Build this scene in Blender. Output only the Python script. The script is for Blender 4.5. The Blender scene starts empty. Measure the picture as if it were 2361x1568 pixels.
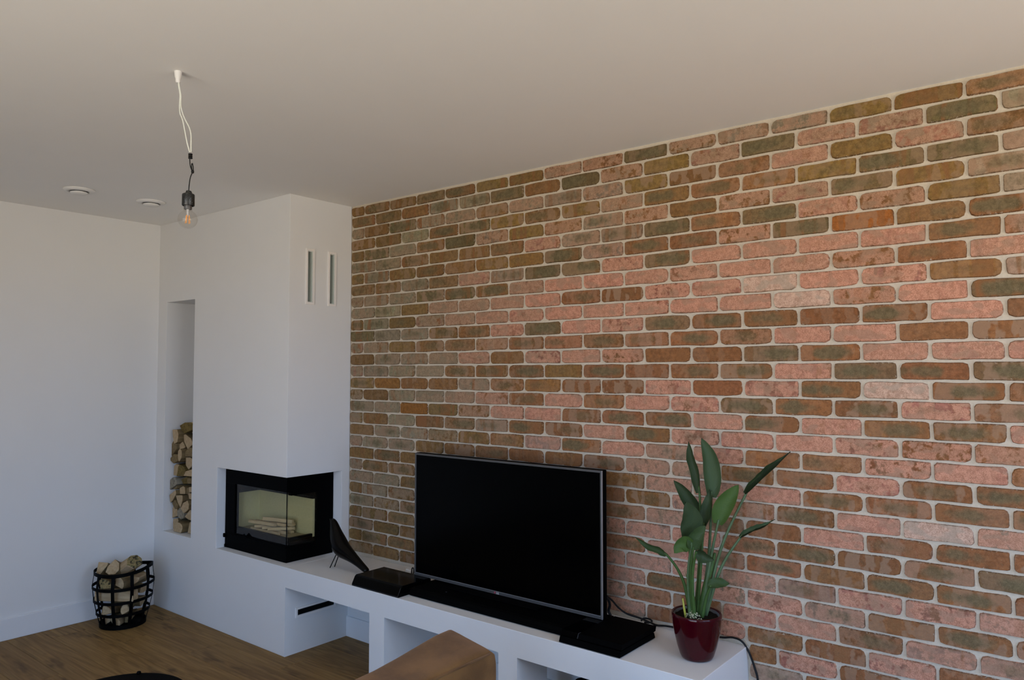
import bpy, bmesh, math, random
from mathutils import Vector, Matrix

random.seed(7)
SC = bpy.context.scene
COL = SC.collection
PI = math.pi

# ------------------------------------------------------------------ camera
CAM = Vector((3.6945, -3.0187, 1.6143))
YAW, PITCH, ROLL, FPX = -0.6735, 0.0426, 0.0005, 1725.734
fw = Vector((math.sin(YAW) * math.cos(PITCH), math.cos(YAW) * math.cos(PITCH), math.sin(PITCH)))
rt = Vector((math.cos(YAW), -math.sin(YAW), 0))
up = rt.cross(fw)
rt2 = rt * math.cos(ROLL) + up * math.sin(ROLL)
up2 = up * math.cos(ROLL) - rt * math.sin(ROLL)
cd = bpy.data.cameras.new('camera')
cd.sensor_fit = 'HORIZONTAL'
cd.sensor_width = 36.0
cd.lens = FPX * 36.0 / 2361.0
cd.clip_start = 0.05
cam = bpy.data.objects.new('camera', cd)
m = Matrix.Identity(4)
for i in range(3):
    m[i][0], m[i][1], m[i][2], m[i][3] = rt2[i], up2[i], -fw[i], CAM[i]
cam.matrix_world = m
COL.objects.link(cam)
SC.camera = cam

# ------------------------------------------------------------------ room size
H = 2.65          # ceiling
XL = -1.544       # left wall
XR = 5.3          # right wall
YB = -4.6         # wall behind the camera, with the patio doors
D = 0.4535        # depth of chimney breast and bench
HS = 0.502        # bench top

# ------------------------------------------------------------------ world, daylight
SKY = (0.55, 0.90, 1.54)
GROUND = (1.20, 1.09, 0.94)
W_STRENGTH = 4.65
w = bpy.data.worlds.new('world')
SC.world = w
w.use_nodes = True
nt = w.node_tree
nt.nodes.clear()
o = nt.nodes.new('ShaderNodeOutputWorld')
b = nt.nodes.new('ShaderNodeBackground')
tc = nt.nodes.new('ShaderNodeTexCoord')
sx = nt.nodes.new('ShaderNodeSeparateXYZ')
rp = nt.nodes.new('ShaderNodeValToRGB')
mr = nt.nodes.new('ShaderNodeMapRange')
mr.inputs['From Min'].default_value = -1
mr.inputs['From Max'].default_value = 1
nt.links.new(tc.outputs['Generated'], sx.inputs[0])
nt.links.new(sx.outputs['Z'], mr.inputs['Value'])
nt.links.new(mr.outputs[0], rp.inputs[0])
e = rp.color_ramp.elements
e[0].position = 0.49
e[0].color = (*GROUND, 1)
e[1].position = 0.51
e[1].color = (*SKY, 1)
nt.links.new(rp.outputs[0], b.inputs['Color'])
b.inputs['Strength'].default_value = W_STRENGTH
nt.links.new(b.outputs[0], o.inputs['Surface'])

WIN_REAR = (1.3, 4.5, 0.06, 2.40)     # x0 x1 z0 z1 in the wall behind the camera
WIN_SIDE = (-2.6, -0.5, 0.85, 2.40)    # y0 y1 z0 z1 in the right wall


def portal(name, loc, rot, sx_, sy_):
    l = bpy.data.lights.new(name, 'AREA')
    l.shape = 'RECTANGLE'
    l.size, l.size_y = sx_, sy_
    l.cycles.is_portal = True
    ob = bpy.data.objects.new(name, l)
    ob.location = loc
    ob.rotation_euler = rot
    COL.objects.link(ob)


x0, x1, z0, z1 = WIN_REAR
portal('daylight_rear', ((x0 + x1) / 2, YB - .12, (z0 + z1) / 2), (PI / 2, 0, 0), x1 - x0, z1 - z0)
y0, y1, z0, z1 = WIN_SIDE
portal('daylight_side', (XR + .12, (y0 + y1) / 2, (z0 + z1) / 2), (PI / 2, 0, PI / 2), y1 - y0, z1 - z0)

vs = SC.view_settings
vs.view_transform = 'Standard'
vs.look = 'None'
vs.exposure = 0.0
vs.gamma = 1.0
vs.use_curve_mapping = False
SC.cycles.use_denoising = True
SC.cycles.use_adaptive_sampling = True
SC.cycles.adaptive_threshold = 0.12
SC.cycles.adaptive_min_samples = 16
SC.cycles.max_bounces = 8
SC.cycles.diffuse_bounces = 4
SC.cycles.transparent_max_bounces = 12
SC.cycles.caustics_reflective = False
SC.cycles.caustics_refractive = False
SC.cycles.sample_clamp_indirect = 6.0

# ------------------------------------------------------------------ materials
MATS = {}


def new_mat(name):
    mt = bpy.data.materials.new(name)
    mt.use_nodes = True
    n = mt.node_tree
    p = n.nodes['Principled BSDF']
    MATS[name] = mt
    return mt, n, p


def nd(n, t, **kw):
    x = n.nodes.new(t)
    for k, v in kw.items():
        if k.startswith('i_'):
            x.inputs[k[2:].replace('_', ' ')].default_value = v
        else:
            setattr(x, k, v)
    return x


def math_(n, op, a, b_=None, clamp=False):
    x = n.nodes.new('ShaderNodeMath')
    x.operation = op
    x.use_clamp = clamp
    for i, v in enumerate((a, b_)):
        if v is None:
            continue
        if isinstance(v, (int, float)):
            x.inputs[i].default_value = v
        else:
            n.links.new(v, x.inputs[i])
    return x.outputs[0]


def mixc(n, f, a, b_, mode='MIX'):
    x = n.nodes.new('ShaderNodeMix')
    x.data_type = 'RGBA'
    x.blend_type = mode
    for idx, v in ((0, f), (6, a), (7, b_)):
        if isinstance(v, (int, float)):
            x.inputs[idx].default_value = v
        elif isinstance(v, tuple):
            x.inputs[idx].default_value = (*v, 1) if len(v) == 3 else v
        else:
            n.links.new(v, x.inputs[idx])
    return x.outputs[2]


def ramp(n, v, lo, hi):
    x = n.nodes.new('ShaderNodeMapRange')
    x.interpolation_type = 'SMOOTHSTEP'
    x.inputs['From Min'].default_value = lo
    x.inputs['From Max'].default_value = hi
    n.links.new(v, x.inputs['Value'])
    return x.outputs[0]


def noise(n, vec, scale, detail=4, rough=.55, dist=0.0):
    x = n.nodes.new('ShaderNodeTexNoise')
    x.inputs['Scale'].default_value = scale
    x.inputs['Detail'].default_value = detail
    x.inputs['Roughness'].default_value = rough
    x.inputs['Distortion'].default_value = dist
    if vec is not None:
        n.links.new(vec, x.inputs['Vector'])
    return x.outputs['Fac']


def scaled(n, vec, s):
    x = n.nodes.new('ShaderNodeVectorMath')
    x.operation = 'MULTIPLY'
    n.links.new(vec, x.inputs[0])
    x.inputs[1].default_value = s
    return x.outputs[0]


def bump(n, p, h, strength=.3, dist=.002):
    x = n.nodes.new('ShaderNodeBump')
    x.inputs['Strength'].default_value = strength
    x.inputs['Distance'].default_value = dist
    n.links.new(h, x.inputs['Height'])
    n.links.new(x.outputs[0], p.inputs['Normal'])


def pos(n):
    return n.nodes.new('ShaderNodeNewGeometry').outputs['Position']


def objco(n):
    return n.nodes.new('ShaderNodeTexCoord').outputs['Object']


def simple(name, col, rough=.5, spec=.5, metal=0.0, coat=0.0, nscale=0, namp=.1, bstr=0, bdist=.001, world_=True):
    mt, n, p = new_mat(name)
    p.inputs['Roughness'].default_value = rough
    p.inputs['Specular IOR Level'].default_value = spec
    p.inputs['Metallic'].default_value = metal
    p.inputs['Coat Weight'].default_value = coat
    p.inputs['Coat Roughness'].default_value = .05
    v = pos(n) if world_ else objco(n)
    f = noise(n, v, nscale or 40, 1 if not bstr else 3)
    lo = tuple(max(0, c * (1 - namp)) for c in col)
    hi = tuple(c * (1 + namp) for c in col)
    n.links.new(mixc(n, f, lo, hi), p.inputs['Base Color'])
    if bstr:
        bump(n, p, f, bstr, bdist)
    return mt


simple('white_plaster', (.76, .752, .735), .75, .25, nscale=6, namp=.012)
simple('ceiling_paint', (.88, .868, .845), .85, .2, nscale=4, namp=.012)
simple('white_lacquer', (.78, .78, .78), .4, .4, namp=.01)
simple('vent_white', (.86, .82, .78), .4, .4, namp=.01)
simple('white_plastic', (.78, .77, .75), .45, .4, namp=.01)
simple('mortar', (.575, .505, .40), .95, .1, nscale=160, namp=.16, bstr=.6, bdist=.002)
simple('black_steel', (.0010, .0010, .0011), .55, .03, namp=.3)
simple('black_iron', (.0010, .0010, .0011), .55, .06, namp=.3, nscale=90)
simple('black_gloss', (.0008, .0008, .0009), .12, .045, namp=.2)
simple('black_matt', (.0010, .0010, .0011), .65, .03, namp=.3)
simple('black_lacquer', (.0012, .0012, .0014), .22, .18, namp=.2)
simple('black_rubber', (.006, .006, .007), .55, .25, namp=.2)
simple('screen_glass', (.0006, .0006, .0007), .16, .06, namp=.1)
simple('silver', (.115, .115, .115), .4, .4, metal=.5, namp=.03)
simple('silver_edge', (.42, .42, .44), .3, .5, metal=.6, namp=.03)
simple('grey_light', (.5, .5, .5), .4, .4, namp=.03)
simple('dark_slot', (.012, .014, .013), .7, .2, namp=.05)
simple('slot_grey', (.55, .60, .55), .7, .2, namp=.03)
simple('logo_red', (.35, .01, .04), .4, .4, namp=.02)
simple('logo_white', (.75, .75, .77), .4, .4, namp=.02)
simple('vermiculite', (.62, .55, .28), .9, .1, nscale=120, namp=.15, bstr=.3, bdist=.001)
simple('ash_floor', (.40, .35, .22), .95, .1, nscale=90, namp=.2)
simple('dim_line', (.04, .04, .045), .4, .3, namp=.03)
simple('pot_liner', (.12, .115, .11), .5, .3, namp=.03)
simple('wire_white', (.72, .74, .68), .4, .4, namp=.02)
simple('wire_grey', (.20, .19, .21), .4, .4, namp=.05)
simple('filament', (.85, .38, .10), .5, .3, namp=.05)
simple('soil', (.012, .009, .006), .95, .1, nscale=200, namp=.6, bstr=.8, bdist=.004)
simple('pebble', (.42, .41, .26), .8, .2, nscale=150, namp=.3)
simple('stem_green', (.055, .105, .026), .45, .25, nscale=60, namp=.3)
simple('stem_pale', (.085, .135, .06), .45, .25, nscale=60, namp=.25)
simple('stem_dark', (.012, .014, .007), .5, .3, nscale=60, namp=.3)
simple('stem_yellow', (.42, .40, .06), .45, .4, nscale=60, namp=.15)
simple('steel_rail', (.55, .55, .56), .3, .5, metal=.9, namp=.03)


def mk_marble():
    mt, n, p = new_mat('speckled_black')
    p.inputs['Roughness'].default_value = .35
    f = noise(n, objco(n), 420, 3, .6)
    g = noise(n, objco(n), 60, 3)
    k = ramp(n, math_(n, 'ADD', f, math_(n, 'MULTIPLY', g, .25)), .71, .84)
    n.links.new(mixc(n, k, (.004, .005, .005), (.20, .215, .21)), p.inputs['Base Color'])


mk_marble()


def mk_glass():
    mt, n, p = new_mat('bulb_glass')
    n.nodes.remove(p)
    out = n.nodes['Material Output']
    tr = n.nodes.new('ShaderNodeBsdfTransparent')
    tr.inputs[0].default_value = (.965, .955, .94, 1)
    gl = n.nodes.new('ShaderNodeBsdfGlossy')
    gl.inputs['Roughness'].default_value = .03
    fr = n.nodes.new('ShaderNodeFresnel')
    fr.inputs['IOR'].default_value = 1.45
    mx = n.nodes.new('ShaderNodeMixShader')
    bf = n.nodes.new('ShaderNodeNewGeometry').outputs['Backfacing']
    n.links.new(math_(n, 'MULTIPLY', fr.outputs[0], math_(n, 'SUBTRACT', 1.0, bf)), mx.inputs[0])
    n.links.new(tr.outputs[0], mx.inputs[1])
    n.links.new(gl.outputs[0], mx.inputs[2])
    n.links.new(mx.outputs[0], out.inputs['Surface'])
    for nm, tint, ior in (('stove_glass', (.93, .93, .91), 1.5),):
        m2 = mt.copy()
        m2.name = nm
        MATS[nm] = m2
        for x in m2.node_tree.nodes:
            if x.type == 'BSDF_TRANSPARENT':
                x.inputs[0].default_value = (*tint, 1)
            if x.type == 'FRESNEL':
                x.inputs[0].default_value = ior


mk_glass()


def mk_pot():
    mt, n, p = new_mat('red_glaze')
    f = noise(n, objco(n), 12, 4)
    n.links.new(mixc(n, f, (.024, .0004, .0026), (.050, .001, .005)), p.inputs['Base Color'])
    p.inputs['Roughness'].default_value = .07
    p.inputs['Specular IOR Level'].default_value = .35
    p.inputs['Coat Weight'].default_value = .0
    p.inputs['Coat Roughness'].default_value = .06


mk_pot()


def mk_leaf(name, a, b_, vein, under):
    mt, n, p = new_mat(name)
    uv = n.nodes.new('ShaderNodeUVMap').outputs[0]
    sp = n.nodes.new('ShaderNodeSeparateXYZ')
    n.links.new(uv, sp.inputs[0])
    u = math_(n, 'ABSOLUTE', math_(n, 'SUBTRACT', sp.outputs['X'], .5))
    mid = math_(n, 'SUBTRACT', 1.0, ramp(n, u, .0, .05))
    rib = math_(n, 'SINE', math_(n, 'MULTIPLY', math_(n, 'SUBTRACT', sp.outputs['Y'], math_(n, 'MULTIPLY', u, .55)), 95.0))
    f = noise(n, pos(n), 30, 4)
    c = mixc(n, f, a, b_)
    c = mixc(n, math_(n, 'MULTIPLY', ramp(n, rib, .2, 1.0), .30), c, vein)
    c = mixc(n, math_(n, 'MULTIPLY', mid, .7), c, vein)
    g = n.nodes.new('ShaderNodeNewGeometry').outputs['Backfacing']
    c = mixc(n, g, c, under)
    n.links.new(c, p.inputs['Base Color'])
    p.inputs['Roughness'].default_value = .5
    p.inputs['Specular IOR Level'].default_value = .14
    bump(n, p, rib, .15, .0006)


mk_leaf('leaf_d', (.006, .013, .003), (.012, .025, .005), (.034, .060, .014), (.034, .055, .022))
mk_leaf('leaf_m', (.022, .046, .008), (.036, .068, .011), (.065, .11, .02), (.040, .068, .022))
mk_leaf('leaf_l', (.048, .098, .014), (.072, .135, .020), (.12, .19, .035), (.055, .10, .022))
mk_leaf('leaf_t', (.006, .011, .004), (.012, .021, .006), (.022, .036, .012), (.050, .080, .034))


def mk_wood(name, pale, dark, end, ringk=70.0):
    # object space, the log runs along local Y
    mt, n, p = new_mat(name)
    oc = objco(n)
    rnd = n.nodes.new('ShaderNodeObjectInfo').outputs['Random']
    ad = n.nodes.new('ShaderNodeVectorMath')
    n.links.new(oc, ad.inputs[0])
    cmb = n.nodes.new('ShaderNodeCombineXYZ')
    for i in range(3):
        n.links.new(math_(n, 'MULTIPLY', rnd, 9.0 + i), cmb.inputs[i])
    n.links.new(cmb.outputs[0], ad.inputs[1])
    v = ad.outputs[0]
    f = noise(n, scaled(n, v, (60, 6, 60)), 1.0, 5, .6)
    g = noise(n, scaled(n, v, (25, 25, 25)), 1.0, 3)
    c = mixc(n, ramp(n, f, .3, .75), pale, dark)
    c = mixc(n, math_(n, 'MULTIPLY', ramp(n, g, .55, .75), .45), c, dark)
    c = mixc(n, math_(n, 'MULTIPLY', rnd, .35), c, end)
    n.links.new(c, p.inputs['Base Color'])
    p.inputs['Roughness'].default_value = .85
    p.inputs['Specular IOR Level'].default_value = .15
    bump(n, p, f, .5, .003)


mk_wood('wood_pale', (.50, .38, .23), (.36, .25, .13), (.46, .33, .19))
mk_wood('wood_brown', (.26, .19, .095), (.13, .09, .045), (.20, .14, .06))
mk_wood('wood_grey', (.36, .32, .24), (.12, .10, .075), (.30, .26, .18))
mk_wood('wood_bark', (.20, .14, .045), (.05, .035, .014), (.26, .18, .05))
mk_wood('wood_stick', (.62, .48, .27), (.48, .34, .17), (.58, .42, .22))


def mk_bark():
    mt, n, p = new_mat('mossy_bark')
    f = noise(n, objco(n), 28, 6, .65)
    g = noise(n, objco(n), 75, 4, .6)
    c = mixc(n, ramp(n, f, .42, .52), (.018, .016, .008), (.30, .22, .09))
    c = mixc(n, ramp(n, g, .52, .62), c, (.12, .115, .045))
    n.links.new(c, p.inputs['Base Color'])
    p.inputs['Roughness'].default_value = .95
    bump(n, p, f, .9, .008)


mk_bark()


def mk_suede():
    mt, n, p = new_mat('brown_suede')
    f = noise(n, objco(n), 7, 5, .6)
    g = noise(n, objco(n), 240, 3)
    c = mixc(n, ramp(n, f, .3, .72), (.090, .042, .012), (.190, .093, .029))
    c = mixc(n, math_(n, 'MULTIPLY', g, .25), c, (.20, .12, .06))
    n.links.new(c, p.inputs['Base Color'])
    p.inputs['Roughness'].default_value = .95
    p.inputs['Specular IOR Level'].default_value = .1
    p.inputs['Sheen Weight'].default_value = .25
    p.inputs['Sheen Tint'].default_value = (.8, .55, .4, 1)
    bump(n, p, f, .3, .01)


mk_suede()


def mk_floor():
    mt, n, p = new_mat('oak_floor')
    v = pos(n)
    rnd = n.nodes.new('ShaderNodeObjectInfo').outputs['Random']
    cmb = n.nodes.new('ShaderNodeCombineXYZ')
    for i in range(3):
        n.links.new(math_(n, 'MULTIPLY', rnd, 13.0 + 7 * i), cmb.inputs[i])
    ad = n.nodes.new('ShaderNodeVectorMath')
    n.links.new(v, ad.inputs[0])
    n.links.new(cmb.outputs[0], ad.inputs[1])
    v = ad.outputs[0]
    fine = ramp(n, noise(n, scaled(n, v, (3.0, 70, 1)), 1.0, 4, .65), .25, .75)
    fig = noise(n, scaled(n, v, (.75, 7.0, 1)), 1.0, 2, .5, .3)
    rings = math_(n, 'SINE', math_(n, 'MULTIPLY', fig, 46.0))
    knots = noise(n, scaled(n, v, (2.2, 9.0, 1)), 1.0, 3, .65)
    c = mixc(n, fine, (.205, .115, .036), (.34, .205, .072))
    c = mixc(n, math_(n, 'MULTIPLY', ramp(n, rings, -.3, 1.0), .38), c, (.125, .068, .022))
    c = mixc(n, math_(n, 'MULTIPLY', ramp(n, knots, .55, .72), .8), c, (.070, .036, .014))
    c = mixc(n, math_(n, 'MULTIPLY', rnd, .35), c, (.17, .10, .04))
    n.links.new(c, p.inputs['Base Color'])
    p.inputs['Roughness'].default_value = .55
    p.inputs['Specular IOR Level'].default_value = .15
    bump(n, p, fine, .15, .0008)


mk_floor()


def mk_brick():
    mt, n, p = new_mat('old_brick')

    def attr(nm):
        a = nd(n, 'ShaderNodeAttribute', attribute_type='OBJECT', attribute_name=nm)
        g = nd(n, 'ShaderNodeAttribute', attribute_type='GEOMETRY', attribute_name=nm)
        s = n.nodes.new('ShaderNodeVectorMath')
        n.links.new(a.outputs['Vector'], s.inputs[0])
        n.links.new(g.outputs['Vector'], s.inputs[1])
        return s.outputs[0]

    tint = attr('tint')
    face = attr('face')
    mk = n.nodes.new('ShaderNodeSeparateXYZ')
    n.links.new(attr('marks'), mk.inputs[0])      # smoke stain, pale face, seed
    olive, pale, seed = mk.outputs[0], mk.outputs[1], mk.outputs[2]
    cmb = n.nodes.new('ShaderNodeCombineXYZ')
    for i in range(3):
        n.links.new(math_(n, 'MULTIPLY', seed, 17.0 + 11 * i), cmb.inputs[i])
    ad = n.nodes.new('ShaderNodeVectorMath')
    n.links.new(pos(n), ad.inputs[0])
    n.links.new(cmb.outputs[0], ad.inputs[1])
    v = ad.outputs[0]
    uv = n.nodes.new('ShaderNodeSeparateXYZ')
    n.links.new(n.nodes.new('ShaderNodeUVMap').outputs[0], uv.inputs[0])
    U, V = uv.outputs[0], uv.outputs[1]
    big = noise(n, v, 22, 2, .55)
    med = noise(n, v, 60, 3, .7)
    fin = noise(n, v, 330, 2, .7)
    band = noise(n, scaled(n, v, (26, 26, 3)), 1.0, 1, .5)
    # elliptical smoke stain, off centre by the seed
    cx = math_(n, 'ADD', .3, math_(n, 'MULTIPLY', math_(n, 'FRACT', math_(n, 'MULTIPLY', seed, 7.31)), .4))
    du = math_(n, 'MULTIPLY', math_(n, 'SUBTRACT', U, cx), 2.0)
    dv = math_(n, 'MULTIPLY', math_(n, 'SUBTRACT', V, .5), 1.9)
    r2 = math_(n, 'ADD', math_(n, 'MULTIPLY', du, du), math_(n, 'MULTIPLY', dv, dv))
    st = math_(n, 'SUBTRACT', math_(n, 'ADD', math_(n, 'SUBTRACT', 1.15, r2), math_(n, 'MULTIPLY', olive, .55)),
               math_(n, 'MULTIPLY', math_(n, 'ADD', big, band), .95))
    st = math_(n, 'MULTIPLY', ramp(n, st, .0, .65), olive)
    # worn pale face in patches with hard outlines
    pf = ramp(n, math_(n, 'ADD', math_(n, 'MULTIPLY', big, .7), math_(n, 'MULTIPLY', med, .45)), .47, .56)
    full = ramp(n, pale, .55, .95)
    pf = math_(n, 'MULTIPLY', math_(n, 'MAXIMUM', pf, full), ramp(n, pale, .0, .45))
    # base clay in broad blotches of two tones
    alt = math_(n, 'FRACT', math_(n, 'MULTIPLY', seed, 3.77))
    alt2 = math_(n, 'FRACT', math_(n, 'MULTIPLY', seed, 8.13))
    mc = ramp(n, med, .28, .72)
    c = mixc(n, mc, scaled(n, tint, (.74, .72, .70)), scaled(n, tint, (1.22, 1.20, 1.18)))
    blot = ramp(n, math_(n, 'ADD', math_(n, 'MULTIPLY', band, .6), math_(n, 'MULTIPLY', big, .5)), .53, .58)
    c = mixc(n, math_(n, 'MULTIPLY', math_(n, 'MULTIPLY', blot, .75), alt), c, (.30, .190, .120))
    c = mixc(n, math_(n, 'MULTIPLY', math_(n, 'SUBTRACT', 1.0, ramp(n, band, .38, .46)), alt2), c, (.235, .105, .042))
    # worn pink face, speckled
    sp2 = ramp(n, math_(n, 'ADD', math_(n, 'MULTIPLY', fin, .6), math_(n, 'MULTIPLY', med, .4)), .40, .60)
    pk = mixc(n, sp2, scaled(n, face, (.68, .62, .58)), scaled(n, face, (1.12, 1.12, 1.12)))
    gry = ramp(n, noise(n, scaled(n, v, (14, 14, 26)), 1.0, 1, .5), .52, .62)
    pk = mixc(n, math_(n, 'MULTIPLY', gry, .6), pk, scaled(n, face, (.64, .78, .80)))
    c = mixc(n, math_(n, 'MULTIPLY', pf, .9), c, pk)
    c = mixc(n, math_(n, 'MULTIPLY', st, .85), c, mixc(n, mc, (.095, .080, .040), (.160, .130, .070)))
    c = mixc(n, math_(n, 'MULTIPLY', ramp(n, fin, .50, .72), .20), c, (.40, .29, .20))
    # crumbly rim: brown line and mortar smear
    eu = math_(n, 'MINIMUM', U, math_(n, 'SUBTRACT', 1.0, U))
    ev = math_(n, 'MINIMUM', V, math_(n, 'SUBTRACT', 1.0, V))
    ed = math_(n, 'MINIMUM', math_(n, 'MULTIPLY', eu, 3.65), ev)
    rag = math_(n, 'ADD', ed, math_(n, 'MULTIPLY', math_(n, 'SUBTRACT', med, .5), .45))
    c = mixc(n, math_(n, 'MULTIPLY', math_(n, 'SUBTRACT', 1.0, ramp(n, rag, -.05, .07)), .55), c, (.120, .065, .032))
    rgn = noise(n, v, 130, 1, .6)
    sm = math_(n, 'SUBTRACT', 1.0, ramp(n, math_(n, 'ADD', ed, math_(n, 'MULTIPLY', math_(n, 'SUBTRACT', rgn, .5), .42)), -.07, .0))
    c = mixc(n, math_(n, 'MULTIPLY', sm, .65), c, (.52, .45, .36))
    spk = ramp(n, rgn, .74, .80)
    c = mixc(n, math_(n, 'MULTIPLY', spk, .5), c, (.05, .04, .025))
    n.links.new(c, p.inputs['Base Color'])
    p.inputs['Roughness'].default_value = .92
    p.inputs['Specular IOR Level'].default_value = .12
    bump(n, p, math_(n, 'ADD', math_(n, 'MULTIPLY', med, .7), math_(n, 'MULTIPLY', fin, .3)), .55, .003)


mk_brick()

# ------------------------------------------------------------------ mesh helpers


class MB:
    def __init__(s):
        s.v, s.f, s.m, s.uv = [], [], [], {}

    def add(s, vs_, fs, mi=0):
        o_ = len(s.v)
        s.v += [tuple(x) for x in vs_]
        for f in fs:
            s.f.append([i + o_ for i in f])
            s.m.append(mi)
        return s

    def box(s, x0, x1, y0, y1, z0, z1, mi=0):
        return s.add([(x0, y0, z0), (x1, y0, z0), (x1, y1, z0), (x0, y1, z0), (x0, y0, z1), (x1, y0, z1), (x1, y1, z1), (x0, y1, z1)],
                     [(0, 3, 2, 1), (4, 5, 6, 7), (0, 1, 5, 4), (1, 2, 6, 5), (2, 3, 7, 6), (3, 0, 4, 7)], mi)

    def prism(s, poly, fn, a, b_, mi=0, mi_cap=None):
        # poly in 2D, fn(p, t) -> 3D
        k = len(poly)
        vs_ = [fn(q, a) for q in poly] + [fn(q, b_) for q in poly]
        s.add(vs_, [(i, (i + 1) % k, k + (i + 1) % k, k + i) for i in range(k)], mi)
        c = mi if mi_cap is None else mi_cap
        s.add(vs_[:k], [tuple(range(k))[::-1]], c)
        s.add(vs_[k:], [tuple(range(k))], c)
        return s

    def lathe(s, prof, n=32, c=(0, 0, 0), mi=0, cap=True):
        vs_ = []
        for r, z in prof:
            for i in range(n):
                a = 2 * PI * i / n
                vs_.append((c[0] + r * math.cos(a), c[1] + r * math.sin(a), c[2] + z))
        fs = []
        for j in range(len(prof) - 1):
            for i in range(n):
                i2 = (i + 1) % n
                fs.append((j * n + i, j * n + i2, (j + 1) * n + i2, (j + 1) * n + i))
        if cap:
            fs.append(tuple(range(n))[::-1])
            fs.append(tuple((len(prof) - 1) * n + i for i in range(n)))
        return s.add(vs_, fs, mi)

    def tube(s, pts, r, n=8, mi=0):
        pts = [Vector(q) for q in pts]
        rs = r if isinstance(r, (list, tuple)) else [r] * len(pts)
        vs_, prev = [], None
        for i, q in enumerate(pts):
            t = (pts[min(i + 1, len(pts) - 1)] - pts[max(i - 1, 0)]).normalized()
            if prev is None:
                prev = t.orthogonal().normalized()
            a = (prev - t * prev.dot(t)).normalized()
            prev = a
            b2 = t.cross(a)
            for k in range(n):
                g = 2 * PI * k / n
                vs_.append(q + (a * math.cos(g) + b2 * math.sin(g)) * rs[i])
        fs = []
        for i in range(len(pts) - 1):
            for k in range(n):
                k2 = (k + 1) % n
                fs.append((i * n + k, i * n + k2, (i + 1) * n + k2, (i + 1) * n + k))
        fs.append(tuple(range(n))[::-1])
        fs.append(tuple((len(pts) - 1) * n + k for k in range(n)))
        return s.add(vs_, fs, mi)

    def mesh(s, name, mats):
        me = bpy.data.meshes.new(name)
        me.from_pydata(s.v, [], s.f)
        for q in mats:
            me.materials.append(MATS[q])
        if len(mats) > 1:
            me.polygons.foreach_set('material_index', s.m)
        bm = bmesh.new()
        bm.from_mesh(me)
        bmesh.ops.remove_doubles(bm, verts=bm.verts, dist=1e-6)
        bmesh.ops.recalc_face_normals(bm, faces=bm.faces)
        bm.to_mesh(me)
        bm.free()
        return me

    def build(s, name, mats, parent=None, smooth=False, bevel=0, loc=None, rot=None, seg=2):
        if isinstance(mats, str):
            mats = [mats]
        ob = bpy.data.objects.new(name, s.mesh(name, mats))
        finish(ob, parent, smooth, bevel, loc, rot, seg)
        return ob


def finish(ob, parent=None, smooth=False, bevel=0, loc=None, rot=None, seg=2):
    COL.objects.link(ob)
    if parent is not None:
        ob.parent = parent
    if loc is not None:
        ob.location = loc
    if rot is not None:
        ob.rotation_euler = rot
    if bevel:
        b3 = ob.modifiers.new('bevel', 'BEVEL')
        b3.width = bevel
        b3.segments = seg
        b3.limit_method = 'ANGLE'
        b3.angle_limit = math.radians(40)
    if smooth:
        ob.data.shade_smooth()
        if smooth != 'all':
            ob.data.set_sharp_from_angle(angle=math.radians(38))


def tag(ob, label, cat=None, group=None, kind=None):
    ob['label'] = label
    if cat:
        ob['category'] = cat
    if group:
        ob['group'] = group
    if kind:
        ob['kind'] = kind
    return ob


def empty(name, loc, label, cat, group=None, kind=None, rz=0):
    ob = bpy.data.objects.new(name, None)
    COL.objects.link(ob)
    ob.location = loc
    ob.rotation_euler = (0, 0, rz)
    ob.empty_display_size = .05
    return tag(ob, label, cat, group, kind)


def smooth_path(pts, k=6):
    # Catmull-Rom through the points
    P = [Vector(q) for q in pts]
    P = [P[0] * 2 - P[1]] + P + [P[-1] * 2 - P[-2]]
    out = []
    for i in range(1, len(P) - 2):
        for j in range(k):
            t = j / k
            a, b2, c, d = P[i - 1], P[i], P[i + 1], P[i + 2]
            out.append(.5 * ((2 * b2) + (c - a) * t + (2 * a - 5 * b2 + 4 * c - d) * t * t + (3 * b2 - a - 3 * c + d) * t ** 3))
    out.append(P[-2])
    return out


def local(pts, origin):
    return [Vector(q) - Vector(origin) for q in pts]


def cut_block(base, cuts):
    """solid block minus boxes, returned as an evaluated mesh"""
    a = MB().box(*base)
    me = bpy.data.meshes.new('block')
    me.from_pydata(a.v, [], a.f)
    ob = bpy.data.objects.new('block', me)
    COL.objects.link(ob)
    tmp = []
    for c in cuts:
        q = MB().box(*c)
        m2 = bpy.data.meshes.new('cut')
        m2.from_pydata(q.v, [], q.f)
        o2 = bpy.data.objects.new('cut', m2)
        COL.objects.link(o2)
        tmp.append(o2)
        md = ob.modifiers.new('b', 'BOOLEAN')
        md.operation = 'DIFFERENCE'
        md.solver = 'EXACT'
        md.object = o2
    dg = bpy.context.evaluated_depsgraph_get()
    res = bpy.data.meshes.new_from_object(ob.evaluated_get(dg))
    for o2 in tmp + [ob]:
        bpy.data.objects.remove(o2)
    return res

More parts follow.
